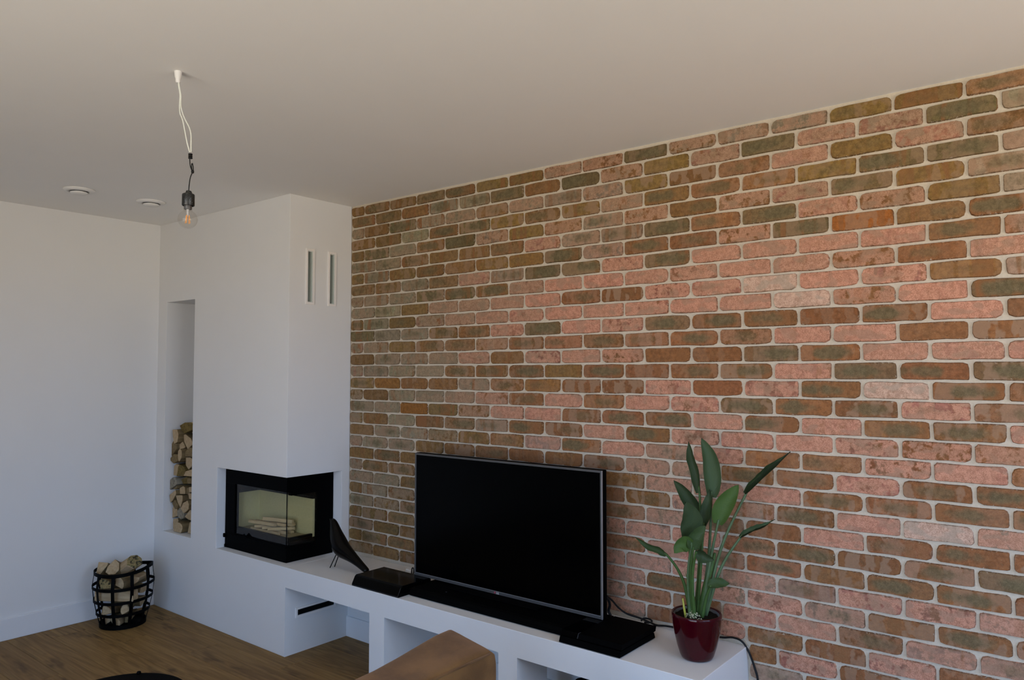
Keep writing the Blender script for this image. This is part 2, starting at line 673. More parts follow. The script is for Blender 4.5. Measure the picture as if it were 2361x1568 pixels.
# ------------------------------------------------------------------ room shell
T = .2
fl = MB().box(XL - T, XR + T, YB - T, T, -.12, -.012).build('floor', 'black_matt')
tag(fl, 'brown oak plank floor of the living room', 'floor', kind='structure')
PW, PLN, GAP = .192, 1.285, .0012
plank_me = None
for r in range(int((0 - YB) / PW) + 1):
    ya = .0 - r * PW
    off = [0.0, .47, .9, .23, .71, 1.1][r % 6]
    xa = XL - off
    while xa < XR:
        a, c = max(xa, XL), min(xa + PLN, XR)
        yb = max(ya - PW, YB)
        if c - a > .05 and ya - yb > .03:
            w2, h2 = (c - a) / 2 - GAP / 2, (ya - yb) / 2 - GAP / 2
            fullp = abs(c - a - PLN) < 1e-6 and abs(ya - yb - PW) < 1e-6
            if fullp and plank_me:
                me = plank_me
            else:
                q = MB()
                e_ = .0012
                q.add([(-w2, -h2, -.012), (w2, -h2, -.012), (w2, h2, -.012), (-w2, h2, -.012),
                       (-w2, -h2, -e_), (w2, -h2, -e_), (w2, h2, -e_), (-w2, h2, -e_),
                       (-w2 + e_, -h2 + e_, 0), (w2 - e_, -h2 + e_, 0), (w2 - e_, h2 - e_, 0), (-w2 + e_, h2 - e_, 0)],
                      [(0, 1, 5, 4), (1, 2, 6, 5), (2, 3, 7, 6), (3, 0, 4, 7), (4, 5, 9, 8), (5, 6, 10, 9), (6, 7, 11, 10), (7, 4, 8, 11), (8, 9, 10, 11), (0, 3, 2, 1)])
                me = q.mesh('plank', ['oak_floor'])
                if fullp:
                    plank_me = me
            ob = bpy.data.objects.new('plank', me)
            COL.objects.link(ob)
            ob.parent = fl
            ob.location = ((a + c) / 2, (ya + yb) / 2, 0)
        xa += PLN

ce = MB().box(XL - T, XR + T, YB - T, T, H, H + .15).build('ceiling', 'ceiling_paint')
tag(ce, 'plain white painted ceiling', 'ceiling', kind='structure')
wl = MB().box(XL - T, XL, YB - T, T, 0, H).build('wall_left', 'white_plaster')
tag(wl, 'plain white plastered wall behind the log basket', 'wall', kind='structure')
bb = MB().box(XL, XL + .014, YB, -D, 0, .130).build('baseboard_left', 'white_lacquer', bevel=.003)
tag(bb, 'low white skirting board along the left wall', 'baseboard', kind='structure')
# right wall with a window, wall behind the camera with patio doors
y0, y1, z0, z1 = WIN_SIDE
q = MB()
q.box(XR, XR + T, YB - T, y0, 0, H)
q.box(XR, XR + T, y1, T, 0, H)
q.box(XR, XR + T, y0, y1, 0, z0)
q.box(XR, XR + T, y0, y1, z1, H)
tag(q.build('wall_right', 'white_plaster'), 'white wall with a window at the right of the room', 'wall', kind='structure')
x0, x1, rz0, rz1 = WIN_REAR
q = MB()
q.box(XL - T, x0, YB - T, YB, 0, H)
q.box(x1, XR + T, YB - T, YB, 0, H)
q.box(x0, x1, YB - T, YB, 0, rz0)
q.box(x0, x1, YB - T, YB, rz1, H)
tag(q.build('wall_rear', 'white_plaster'), 'white wall with glazed patio doors facing the brick wall', 'wall', kind='structure')


def frame_x(name, xa, xb, za, zb, y, bars, label):
    root = empty(name, ((xa + xb) / 2, y, za), label, 'window', kind='structure')
    o_ = Vector(root.location)

    def bar(a, b_, c, d):
        MB().box(a - o_.x, b_ - o_.x, -.035, .035, c - o_.z, d - o_.z).build('frame_bar', 'white_lacquer', root)
    bar(xa, xb, za, za + .07)
    bar(xa, xb, zb - .07, zb)
    bar(xa, xa + .07, za, zb)
    bar(xb - .07, xb, za, zb)
    for k in bars:
        bar(k - .05, k + .05, za, zb)


frame_x('window_1', x0, x1, rz0, rz1, YB - .1, [x0 + (x1 - x0) / 3, x0 + 2 * (x1 - x0) / 3], 'white framed patio doors behind the viewer')
root = empty('window_2', (XR + .1, (y0 + y1) / 2, z0), 'white framed window in the right wall', 'window', kind='structure')
for a, b_, c, d in ((y0, y1, z0, z0 + .06), (y0, y1, z1 - .06, z1), (y0, y0 + .06, z0, z1), (y1 - .06, y1, z0, z1), ((y0 + y1) / 2 - .04, (y0 + y1) / 2 + .04, z0, z1)):
    MB().box(-.03, .03, a - (y0 + y1) / 2, b_ - (y0 + y1) / 2, c - z0, d - z0).build('frame_bar', 'white_lacquer', root)

# ------------------------------------------------------------------ brick wall
wb = MB().box(XL - T, XR + T, .003, T, 0, H).build('wall_back', 'mortar')
tag(wb, 'long wall of reclaimed brown and pink bricks with pale mortar joints', 'wall', kind='structure')
MB().box(0, 2.515, -.004, .003, 0, HS - .004).build('plaster_strip', 'white_plaster', wb)
bb = MB().box(0, 2.42, -.016, -.004, 0, .122).build('baseboard_back', 'white_lacquer', bevel=.002)
tag(bb, 'white skirting board seen through the bench openings', 'baseboard', kind='structure')

CRS, ZTOP, PER, JH, JV = .0711, 2.578, .2285, .0082, .0105
rb = random.Random(11)


def brick_mesh(w_, h_, seed, name='brick', chip=1.0):
    r_ = random.Random(seed)
    hw, hh = w_ / 2, h_ / 2
    out = []
    cr = [min(hh * .75, r_.choice((.006, .009, .011, .014, .020)) * chip) for _ in range(4)]
    jit = lambda s_=.0016: r_.uniform(-s_, s_)
    for ci, (sx_, sz_) in enumerate(((-1, -1), (1, -1), (1, 1), (-1, 1))):
        c = cr[ci]
        cx, cz = sx_ * (hw - c), sz_ * (hh - c)
        a0 = {(-1, -1): PI, (1, -1): 1.5 * PI, (1, 1): 0, (-1, 1): .5 * PI}[(sx_, sz_)]
        for k in range(3):
            a = a0 + k * PI / 4
            out.append((cx + c * math.cos(a) + jit(), cz + c * math.sin(a) + jit()))
        nxt = ((-1, -1), (1, -1), (1, 1), (-1, 1))[(ci + 1) % 4]
        if sz_ == nxt[1]:                       # a long side: two extra points
            for k in (1 / 3, 2 / 3):
                ka = k if nxt[0] > sx_ else 1 - k
                out.append(((-hw + w_ * ka) + jit(.004), sz_ * hh + jit(.0022)))
    k = len(out)
    ins = .0026
    front = [(x - math.copysign(min(ins, abs(x)), x), z - math.copysign(min(ins, abs(z)), z)) for x, z in out]
    tlt = [r_.uniform(-.0012, .0012) for _ in range(3)]
    vs_ = [(x, .004, z) for x, z in out] + [(x, -.0055 + tlt[0] + tlt[1] * x / hw + tlt[2] * z / hh, z) for x, z in front]
    fs = [(i, (i + 1) % k, k + (i + 1) % k, k + i) for i in range(k)] + [tuple(range(k, 2 * k))]
    return vs_, fs


def to_mesh(vs_, fs, w_, h_):
    me = bpy.data.meshes.new('brick')
    me.from_pydata(vs_, [], fs)
    me.materials.append(MATS['old_brick'])
    uvl = me.uv_layers.new(name='UVMap')
    for lp in me.loops:
        x, y, z = vs_[lp.vertex_index]
        uvl.data[lp.index].uv = (x / w_ + .5, z / h_ + .5)
    return me


BROWN, ORANGE, PINK, GREY, OLIVE = (.222, .110, .043), (.28, .102, .026), (.34, .165, .112), (.28, .205, .140), (.155, .108, .050)
TONE = {  # letter: tint, smoke stain, pale face
    'B': (BROWN, .15, .0), 'b': (BROWN, .75, .10), 'O': (ORANGE, .10, .0), 'P': (PINK, .0, .85), 'p': (PINK, .35, .45),
    'G': (GREY, .10, .30), 'g': (GREY, .70, .15), 'D': (OLIVE, 1.0, .0), 'd': (BROWN, 1.0, .0), 'M': (BROWN, .2, .35), 'W': ((.50, .37, .28), .0, .9), 'Y': ((.225, .130, .042), .45, 0)}
# one letter per brick, course by course from the ceiling down
ROWS = ['BbBbdYYpMDMGGYYb', 'bbBggDBDMYpDppDg', 'GBDGGbGgGYBbPYpb', 'BBGdDYbYGdbbYDDg', 'bDGdDGYMgMbMpDYg', 'ggbBBbpggDbDpMYg', 'bgBbBYYDgdbMDObd',
        'bbgbpgDDpDPPPPdg', 'pGGDDdPPPPpPPMbP', 'GgBPPPPbBppWPpYg', 'dgbpPPpPPpPPWMPD', 'DggbbpDPpDdbBdPB', 'pGBbbMbbbbdbPPBB', 'BgGPpBpPMBBDdPPP',
        'pgGGbbdYdBbdPDdD', 'bOBBGbYBBpBpdWdb', 'MBGPPpbPbPpDddpb', 'gGOYMPPbddPdPddp', 'MBGBbgdbPdpPPpMM', 'BgGMYbGdPGpBbMPb', 'pggBBbBBbGGbbpbd',
        'BbB.....YGGPbbdb', 'pbb.....BYGGdPWG', 'GGb.....bGbBPbdB', 'BGM.....GGpbdBbD', 'gMb.....bpbdBddb', 'BBb.....GGpGgppG', 'dbB.....GbGpgBdb',
        'Bbb.....GbBpPbGg', 'MBB.....GBpbBpBb', '...........BpBbp', '...........gbBMb', '...........bBpdB']



def tone(row, j, xc, zc):
    s_ = ROWS[row - 1] if row - 1 < len(ROWS) else ''
    if j < len(s_) and s_[j] != '.':
        return s_[j]
    return rb.choice('BbbMppPDdGgBbP')


def project(x, y, z):
    d_ = Vector((x, y, z)) - CAM
    zz = d_.dot(fw)
    return (1180.5 + FPX * d_.dot(rt2) / zz, 784 - FPX * d_.dot(up2) / zz, zz)


full_w, full_h = PER - JV, CRS - JH
VAR = [brick_mesh(full_w, full_h, 100 + i) for i in range(28)]
VARM = [to_mesh(v_, f_, full_w, full_h) for v_, f_ in VAR]
bricks = []
for row in range(1, 38):
    zb = ZTOP - CRS * (row - 1)
    zc, hh = zb + CRS / 2, full_h
    if row == 1:
        zc, hh = (zb + JH / 2 + H - .012) / 2, H - .012 - zb - JH / 2
        hh = min(hh, full_h)
        zc = zb + JH / 2 + hh / 2
    if zb < .0:
        break
    first = .121 if row % 2 else .224
    j = 0
    xa = 0.0
    while xa < XR - .03:
        xb = min(first + PER * j, XR)
        if zb > HS - .02 or xa > 2.515:
            l_, r_ = xa + (JV / 2 if j else .006), xb - JV / 2
            bricks.append((row, j, (l_ + r_) / 2, zc, r_ - l_, hh))
        elif xb > 2.56:
            l_, r_ = 2.521, xb - JV / 2
            bricks.append((row, j, (l_ + r_) / 2, zc, r_ - l_, hh))
        xa = xb
        j += 1
ranked = []
for i, (row, j, xc, zc, bw, bh) in enumerate(bricks):
    u_, v_, dp = project(xc, 0, zc)
    vis = -20 < u_ < 2390 and -20 < v_ < 1590 and not (958 < u_ < 1390 and 1085 < v_ < 1400)
    a_ = bw * bh / dp ** 3 if vis else 0
    ranked.append((a_, i))
ranked.sort(reverse=True)
solo = {i for a_, i in ranked[:300] if a_ > 0}
stuff = MB()
st_uv, st_t, st_m, st_f = [], [], [], []
for i, (row, j, xc, zc, bw, bh) in enumerate(bricks):
    tone_k = tone(row, j, xc, zc)
    tn, ol, pa = TONE[tone_k]
    # pinker tint towards the middle and right of the wall, olive-tan towards the chimney and ceiling
    sx3 = min(1.0, max(0.0, (xc - .35) / 1.5))
    sz3 = min(1.0, max(0.0, (zc - 1.9) / .45))
    pkn = min(1.0, max(0.0, sx3 * sx3 * (3 - 2 * sx3) * (1 - .55 * sz3) + rb.uniform(-.18, .18)))
    fc = [a_ + (c_ - a_) * pkn for a_, c_ in zip((.30, .222, .140), (.55, .275, .182))]
    if tone_k == 'W':
        fc = (.58, .39, .29)
    tn = [t_ * (a_ + (c_ - a_) * pkn) for t_, a_, c_ in zip(tn, (.86, 1.05, 1.0), (1.08, .93, .96))]
    k_ = rb.uniform(.84, 1.16)
    tn = [c * k_ * rb.uniform(.95, 1.05) for c in tn]
    mk_ = [min(1.0, max(0, ol + rb.uniform(-.12, .12))), min(1.0, max(0, pa + rb.uniform(-.08, .08))), rb.random()]
    isfull = abs(bw - full_w) < .002 and abs(bh - full_h) < .002
    vi = rb.randrange(len(VAR))
    flip = rb.random() < .5
    if i in solo:
        me = VARM[vi] if isfull else to_mesh(*brick_mesh(bw, bh, 900 + i), bw, bh)
        ob = bpy.data.objects.new('brick', me)
        COL.objects.link(ob)
        ob.parent = wb
        ob.location = (xc, rb.uniform(-.0012, .0008), zc)
        ob.rotation_euler = (0, rb.uniform(-.006, .006), 0)
        ob['tint'] = tn
        ob['marks'] = mk_
        ob['face'] = fc
    else:
        vs_, fs = VAR[vi] if isfull else brick_mesh(bw, bh, 900 + i)
        dy = rb.uniform(-.0012, .0008)
        o_ = len(stuff.v)
        stuff.add([(x + xc, y + dy, z + zc) for x, y, z in vs_], fs)
        st_uv += [(x / bw + .5, z / bh + .5) for x, y, z in vs_]
        st_t += [tn] * len(vs_)
        st_m += [mk_] * len(vs_)
        st_f += [fc] * len(vs_)
me = bpy.data.meshes.new('bricks')
me.from_pydata(stuff.v, [], stuff.f)
me.materials.append(MATS['old_brick'])
uvl = me.uv_layers.new(name='UVMap')
for lp in me.loops:
    uvl.data[lp.index].uv = st_uv[lp.vertex_index]
for nm, dat in (('tint', st_t), ('marks', st_m), ('face', st_f)):
    at = me.attributes.new(nm, 'FLOAT_VECTOR', 'POINT')
    at.data.foreach_set('vector', [c for t3 in dat for c in t3])
ob = bpy.data.objects.new('brickwork', me)
COL.objects.link(ob)
ob.parent = wb
ob['kind'] = 'stuff'

# ------------------------------------------------------------------ chimney breast
NX0, NX1, NZ0, NZ1 = -1.425, -1.052, .522, 2.097
RX0, RY1, RZ1 = -.74, -.06, 1.008
cuts = [(NX0, NX1, -D - .1, -.07, NZ0, NZ1),
        (RX0, .1, -D - .1, RY1, HS, RZ1),
        (-.055, .1, -.328, -.294, 2.030, 2.327),
        (-.055, .1, -.168, -.134, 2.030, 2.327),
        (-.06, .1, -.370, -.110, .213, .245)]
me = cut_block((XL, 0, -D, 0, 0, H), cuts)
me.materials.clear()
me.materials.append(MATS['white_plaster'])
ch = bpy.data.objects.new('chimney_breast', me)
finish(ch)
bmx = bmesh.new()
bmx.from_mesh(me)
keep = set()
for ed_ in bmx.edges:
    if len(ed_.link_faces) == 2 and ed_.calc_face_angle(0) > .7:
        c0, c1 = (v_.co for v_ in ed_.verts)
        flat = abs(c0.x) < 1e-4 and abs(c1.x) < 1e-4
        if not (flat and max(c0.z, c1.z) < HS + 1e-3):
            keep.add(tuple(sorted(v_.index for v_ in ed_.verts)))
bmx.free()
wat = me.attributes.new('bevel_weight_edge', 'FLOAT', 'EDGE')
for ed_ in me.edges:
    if tuple(sorted(ed_.vertices)) in keep:
        wat.data[ed_.index].value = 1.0
bv = ch.modifiers.new('bevel', 'BEVEL')
bv.width, bv.segments, bv.limit_method = .0022, 2, 'WEIGHT'
tag(ch, 'white plastered chimney breast with log niche and corner fireplace opening', 'chimney', kind='structure')


def vent(name, ya, yb, za, zb, label, fr=.012, cat='vent'):
    root = empty(name, (0, (ya + yb) / 2, za), label, cat)
    o_ = Vector(root.location)

    def B(y0_, y1_, z0_, z1_, xa, xb, mt, nm):
        MB().box(xa, xb, y0_ - o_.y, y1_ - o_.y, z0_ - o_.z, z1_ - o_.z).build(nm, mt, root)
    q = MB()
    oy, oz = o_.y, o_.z
    for a, b_, c, d in ((ya, yb, za, za + fr), (ya, yb, zb - fr, zb), (ya, ya + fr, za + fr, zb - fr), (yb - fr, yb, za + fr, zb - fr)):
        q.box(.0003, .006, a - oy, b_ - oy, c - oz, d - oz)
    q.build('frame', 'vent_white', root)
    i = fr + .0015
    q = MB()
    q.box(-.05, .001, ya + i - oy, ya + i + .0015 - oy, za + i - oz, zb - i - oz)
    q.box(-.05, .001, yb - i - .0015 - oy, yb - i - oy, za + i - oz, zb - i - oz)
    q.box(-.05, .001, ya + i - oy, yb - i - oy, za + i - oz, za + i + .0015 - oz)
    q.box(-.05, .001, ya + i - oy, yb - i - oy, zb - i - .0015 - oz, zb - i - oz)
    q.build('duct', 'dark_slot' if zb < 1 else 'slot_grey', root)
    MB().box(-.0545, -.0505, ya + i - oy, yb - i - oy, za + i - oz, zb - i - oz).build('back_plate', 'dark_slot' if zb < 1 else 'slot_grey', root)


vent('slot_vent', -.341, -.281, 2.013, 2.344, 'narrow upright slot vent on the chimney, nearer its corner edge')
vent('slot_vent', -.181, -.121, 2.013, 2.344, 'narrow upright slot vent on the chimney, nearer the brick wall')
vent('slot_vent', -.383, -.097, .200, .258, 'long horizontal slot vent low inside the first bench opening')

# ------------------------------------------------------------------ bench
BL, ZF = 2.515, .3893
be = empty('media_bench', (1.25, -.22, 0), 'long white plastered bench with open bays running along the brick wall', 'bench')
bo = Vector(be.location)
MB().box(.0002 - bo.x, BL - bo.x, -D - bo.y, -.0045 - bo.y, ZF, HS).build('bench_top', 'white_plaster', be)
top_o = be.children[0]
wat = top_o.data.attributes.new('bevel_weight_edge', 'FLOAT', 'EDGE')
for ed_ in top_o.data.edges:
    if all(top_o.data.vertices[k_].co.z > HS - .001 for k_ in ed_.vertices):
        wat.data[ed_.index].value = 1.0
bv = top_o.modifiers.new('bevel', 'BEVEL')
bv.width, bv.segments, bv.limit_method = .002, 2, 'WEIGHT'
for xa, xb, yb in ((.721, .832, -.0165), (1.572, 1.676, -.235), (2.42, BL, -.0045)):
    MB().box(xa - bo.x, xb - bo.x, -D - bo.y, yb - bo.y, 0.0005, ZF).build('pier', 'white_plaster', be)

# ------------------------------------------------------------------ fireplace insert
FX, FY = -.076, -.398        # outer corner of the black frame
fi = empty('fireplace_insert', (-.4, -.25, HS), 'black corner fireplace with two glass sides set in the white chimney', 'fireplace')
fo = Vector(fi.location)


def fbox(nm, x0_, x1_, y0_, y1_, z0_, z1_, mt='black_steel', par=fi, bev=0):
    return MB().box(x0_ - fo.x, x1_ - fo.x, y0_ - fo.y, y1_ - fo.y, z0_ - fo.z, z1_ - fo.z).build(nm, mt, par, bevel=bev)


GX0, GY1, GZ0, GZ1 = -.625, -.178, .600, .910
th = .03
# front panel: four rails round the glass
fbox('front_rail', -.732, FX, FY, FY + th, GZ1, 1.006, bev=.001)
fbox('front_rail', -.732, FX, FY, FY + th, HS + .0008, GZ0, bev=.001)
fbox('front_stile', -.732, GX0, FY, FY + th, GZ0, GZ1, bev=.001)
# side panel
fbox('side_rail', FX - th, FX, FY + th, -.064, .888, 1.006, bev=.001)
fbox('side_rail', FX - th, FX, FY + th, -.064, HS + .0008, GZ0 - .008, bev=.001)
fbox('side_stile', FX - th, FX, GY1, -.064, GZ0 - .008, .888, bev=.001)
# ledge strip and handle under the front glass
fbox('door_ledge', -.66, FX, FY - .006, FY, GZ0 - .012, GZ0 - .006)
fbox('door_ledge', FX, FX + .006, FY, -.20, GZ0 - .020, GZ0 - .014)
fbox('hinge_knob', -.738, -.722, FY - .012, FY - .0005, .565, .59, bev=.004)
fbox('hinge_knob', -.728, -.712, FY - .008, FY - .0005, HS + .002, HS + .022, bev=.003)
hd = MB().prism([(-.03, 0), (.03, 0), (0, .022)], lambda p_, t_: (p_[0], t_, p_[1]), -.004, 0).build('air_lever', 'black_steel', fi, loc=(-.50 - fo.x, FY - .0065 - fo.y, GZ0 - .004 - fo.z))
# glass
fbox('front_glass', GX0 - .01, FX - .001, FY + .008, FY + .012, GZ0 - .005, GZ1 + .005, 'stove_glass')
fbox('side_glass', FX - .012, FX - .008, FY + .013, GY1 + .01, GZ0 - .012, .893, 'stove_glass')
fbox('corner_seal', FX - .004, FX - .0005, FY + .0005, FY + .005, GZ0, GZ1)
# inner box
fbox('lining_panel', -.70, -.675, -.355, -.175, .615, .842, 'vermiculite')
fbox('lining_panel', -.675, -.11, -.19, -.175, .615, .842, 'vermiculite')
fbox('fire_bed', -.675, -.11, -.355, -.19, .607, .622, 'ash_floor')
fbox('grate_lip', -.70, -.112, -.378, -.357, .602, .638)
fbox('grate_lip', -.128, -.110, -.357, -.19, .602, .634)
fbox('firebox_shell', -.73, -.702, -.366, -.07, HS + .01, 1.0)
fbox('firebox_shell', -.702, -.11, -.172, -.07, HS + .01, 1.0)
fbox('firebox_shell', -.702, -.108, -.364, -.172, .905, 1.0)
fbox('firebox_shell', -.702, -.108, -.364, -.172, HS + .01, .60)
fbox('firebox_shell', -.675, -.11, -.19, -.172, .843, .905)
fbox('firebox_shell', -.702, -.676, -.364, -.172, .843, .905)

# kindling in the fire: x0 y0 -> x1 y1 at layer height
sticks = [((-.55, -.325), (-.27, -.315), 0, 'front of the bottom layer'), ((-.545, -.285), (-.255, -.275), 0, 'middle of the bottom layer'),
          ((-.53, -.235), (-.25, -.23), 0, 'back of the bottom layer'),
          ((-.50, -.335), (-.38, -.21), 1, 'left end of the crossing layer'), ((-.42, -.335), (-.33, -.21), 1, 'centre of the crossing layer'),
          ((-.36, -.335), (-.25, -.215), 1, 'right end of the crossing layer'),
          ((-.57, -.325), (-.33, -.300), 2, 'front of the upper layer'), ((-.54, -.295), (-.27, -.265), 2, 'second of the upper layer'),
          ((-.50, -.26), (-.24, -.235), 2, 'third of the upper layer'), ((-.47, -.225), (-.26, -.212), 2, 'back of the upper layer'),
          ((-.46, -.30), (-.23, -.245), 3, 'lying slantwise on top of the pile')]
for i, (a, b_, ly, ds) in enumerate(sticks):
    a, b_ = Vector((*a, 0)), Vector((*b_, 0))
    L = (b_ - a).length
    h = random.uniform(.0085, .011)
    ww = random.uniform(.010, .014)
    prof = [(-ww, 0), (ww, 0), (ww * .8, 2 * h), (-ww * .6, 2 * h * .9)]
    ob = MB().prism(prof, lambda p_, t_: (p_[0], t_, p_[1]), -L / 2, L / 2).build('kindling_stick', 'wood_stick', bevel=.0015, seg=1)
    ob.location = ((a.x + b_.x) / 2, (a.y + b_.y) / 2, .6225 + ly * .0225)
    ob.rotation_euler = (0, 0, math.atan2(b_.y - a.y, b_.x - a.x) - PI / 2)
    tag(ob, 'pale kindling stick inside the fireplace, ' + ds, 'kindling', 'kindling laid in the fireplace')

# ------------------------------------------------------------------ logs in the niche
NLOGS=[('k',[(-1.346,1.242),(-1.278,1.266),(-1.187,1.271),(-1.15,1.239),(-1.167,1.223),(-1.275,1.192),(-1.307,1.203)]),('p',[(-1.183,1.27),(-1.067,1.294),(-1.057,1.239),(-1.064,1.237)]),('p',[(-1.382,1.215),(-1.32,1.218),
    (-1.3,1.182),(-1.316,1.131),(-1.353,1.116),(-1.374,1.162)]),('p',[(-1.297,1.182),(-1.275,1.186),(-1.201,1.159),(-1.17,1.127),(-1.241,1.083),(-1.292,1.136)]),('p',[(-1.181,1.205),(-1.076,1.22),(-1.056,1.227),(-1.056,1.174),
    (-1.077,1.158)]),('b',[(-1.422,1.115),(-1.386,1.152),(-1.362,1.125),(-1.358,1.082),(-1.422,1.026),(-1.422,1.063)]),('p',[(-1.352,1.112),(-1.308,1.135),(-1.266,1.097),(-1.302,1.085),(-1.345,1.073)]),('b',[(-1.422,1.016),
    (-1.382,1.045),(-1.305,1.048),(-1.302,1.007),(-1.379,0.98),(-1.422,0.998)]),('p',[(-1.299,1.073),(-1.278,1.09),(-1.251,1.076),(-1.254,1.026),(-1.284,0.999),(-1.3,1.029)]),('b',[(-1.245,1.07),(-1.187,1.102),(-1.06,1.101),
    (-1.058,1.042),(-1.197,1.039),(-1.243,1.036)]),('p',[(-1.25,1.031),(-1.196,1.035),(-1.152,1.022),(-1.156,0.985),(-1.211,0.949),(-1.249,0.977)]),('p',[(-1.222,0.909),(-1.193,0.944),(-1.059,0.976),(-1.057,0.916)]),
    ('p',[(-1.41,0.962),(-1.379,0.977),(-1.338,0.975),(-1.345,0.932),(-1.37,0.893),(-1.414,0.895)]),('k',[(-1.341,0.958),(-1.323,0.979),(-1.261,0.964),(-1.229,0.933),(-1.246,0.903),(-1.357,0.892)]),('g',[(-1.422,0.866),(-1.388,0.884),
    (-1.336,0.886),(-1.334,0.84),(-1.422,0.795),(-1.422,0.824)]),('k',[(-1.325,0.872),(-1.252,0.898),(-1.195,0.899),(-1.19,0.862),(-1.293,0.842)]),('b',[(-1.188,0.899),(-1.056,0.908),(-1.056,0.871),(-1.183,0.86)]),
    ('b',[(-1.373,0.808),(-1.316,0.837),(-1.325,0.816),(-1.34,0.805)]),('p',[(-1.416,0.763),(-1.335,0.805),(-1.325,0.778),(-1.37,0.73),(-1.4,0.709)]),('p',[(-1.32,0.816),(-1.274,0.834),(-1.247,0.825),(-1.248,0.781),(-1.314,0.775)]),
    ('b',[(-1.242,0.825),(-1.191,0.832),(-1.19,0.786),(-1.241,0.779)]),('p',[(-1.188,0.835),(-1.062,0.86),(-1.056,0.81),(-1.183,0.802)]),('p',[(-1.341,0.767),(-1.252,0.776),(-1.251,0.737),(-1.276,0.688),(-1.313,0.721)]),
    ('p',[(-1.18,0.796),(-1.056,0.805),(-1.056,0.76),(-1.167,0.759)]),('p',[(-1.25,0.688),(-1.221,0.728),(-1.162,0.752),(-1.141,0.724),(-1.148,0.693),(-1.207,0.659)]),('b',[(-1.394,0.708),(-1.354,0.737),(-1.317,0.705),(-1.318,0.68),
    (-1.35,0.67),(-1.378,0.693)]),('p',[(-1.422,0.666),(-1.4,0.693),(-1.357,0.675),(-1.355,0.62),(-1.422,0.598)]),('g',[(-1.349,0.658),(-1.311,0.688),(-1.255,0.656),(-1.259,0.618),(-1.296,0.604),(-1.348,0.622)]),('p',[(-1.22,0.635),
    (-1.152,0.689),(-1.056,0.688),(-1.056,0.616),(-1.172,0.622)]),('p',[(-1.422,0.593),(-1.36,0.605),(-1.352,0.589),(-1.347,0.523),(-1.422,0.523)]),('p',[(-1.342,0.577),(-1.296,0.593),(-1.24,0.587),(-1.218,0.563),(-1.243,0.523),
    (-1.339,0.523)]),('p',[(-1.208,0.523),(-1.183,0.603),(-1.056,0.61),(-1.056,0.523)])]
MKEY = {'p': 'wood_pale', 'b': 'wood_brown', 'g': 'wood_grey', 'k': 'wood_bark'}
MWORD = {'p': 'pale split log', 'b': 'brown split log', 'g': 'greyish split log', 'k': 'yellow-brown bark-covered log'}
rl = random.Random(5)
lab_seen = {}
items = []
for k_, P in NLOGS:
    cx = sum(q_[0] for q_ in P) / len(P)
    cz = sum(q_[1] for q_ in P) / len(P)
    items.append((k_, P, cx, cz))
order = sorted(items, key=lambda t_: -t_[3])
for rank, (k_, P, cx, cz) in enumerate(order):
    yf = -.405 + rl.uniform(-.018, .022)
    sh = .985
    poly = [((x - cx) * sh, (z - cz) * sh) for x, z in P]
    # orientation of polygon is made consistent by normal recalculation
    ob = MB().prism(poly, lambda p_, t_: (p_[0], t_, p_[1]), 0, .29 + rl.uniform(-.02, .02), 0, 1).build(
        'firewood_log', [MKEY['b' if k_ == 'p' else k_], MKEY[k_]], bevel=.003, seg=1)
    ob.location = (cx, yf, cz)
    side = 'left' if cx < -1.33 else ('middle' if cx < -1.20 else 'right')
    key = (MWORD[k_], side)
    same = [t_ for t_ in order if MWORD[t_[0]] == MWORD[k_] and ('left' if t_[2] < -1.33 else ('middle' if t_[2] < -1.20 else 'right')) == side]
    n_ = [id(t_[1]) for t_ in same].index(id(P)) + 1
    ordn = ['topmost', 'second from top', 'third from top', 'fourth from top', 'fifth from top', 'sixth from top', 'seventh from top', 'eighth from top', 'ninth from top', 'tenth from top'][n_ - 1]
    if len(same) == 1:
        lb = f'{MWORD[k_]} in the wall niche, the only one at the {side}'
    else:
        lb = f'{MWORD[k_]} in the wall niche, {ordn} of those at the {side}'
    tag(ob, lb, 'log', 'firewood stacked in the wall niche')

# ------------------------------------------------------------------ log basket
BC = Vector((-1.297, -.765, 0))
bk = empty('log_basket', BC, 'black iron band basket full of firewood in the corner', 'basket')
EAR = YAW * -1 + .0        # image-right direction
ear_a = math.atan2(rt.y, rt.x) + .12


def brad(z):
    t_ = z / .36
    return .128 + .050 * math.sin(min(1.0, t_ * 1.12) * PI * .56) - .010 * max(0, t_ - .75) / .25


def rimk(a):
    d_ = (a - ear_a + PI) % (2 * PI) - PI
    return math.exp(-(d_ / .8) ** 2) - .18 * math.exp(-((abs(d_) - 1.7) / .5) ** 2)


def hoop(z, amp, hgt, n=56, th_=.003):
    q = MB()
    ring = []
    for i in range(n):
        a = 2 * PI * i / n
        zz = z + amp * rimk(a)
        r = brad(zz + hgt / 2)
        ring.append((a, zz, r))
    vs_ = []
    for a, zz, r in ring:
        for dr, dz in ((0, 0), (0, hgt), (th_, hgt), (th_, 0)):
            vs_.append(((r + dr) * math.cos(a), (r + dr) * math.sin(a), zz + dz))
    fs = []
    for i in range(n):
        k2 = (i + 1) % n
        for c in range(4):
            d_ = (c + 1) % 4
            fs.append((i * 4 + c, i * 4 + d_, k2 * 4 + d_, k2 * 4 + c))
    return q.add(vs_, fs)


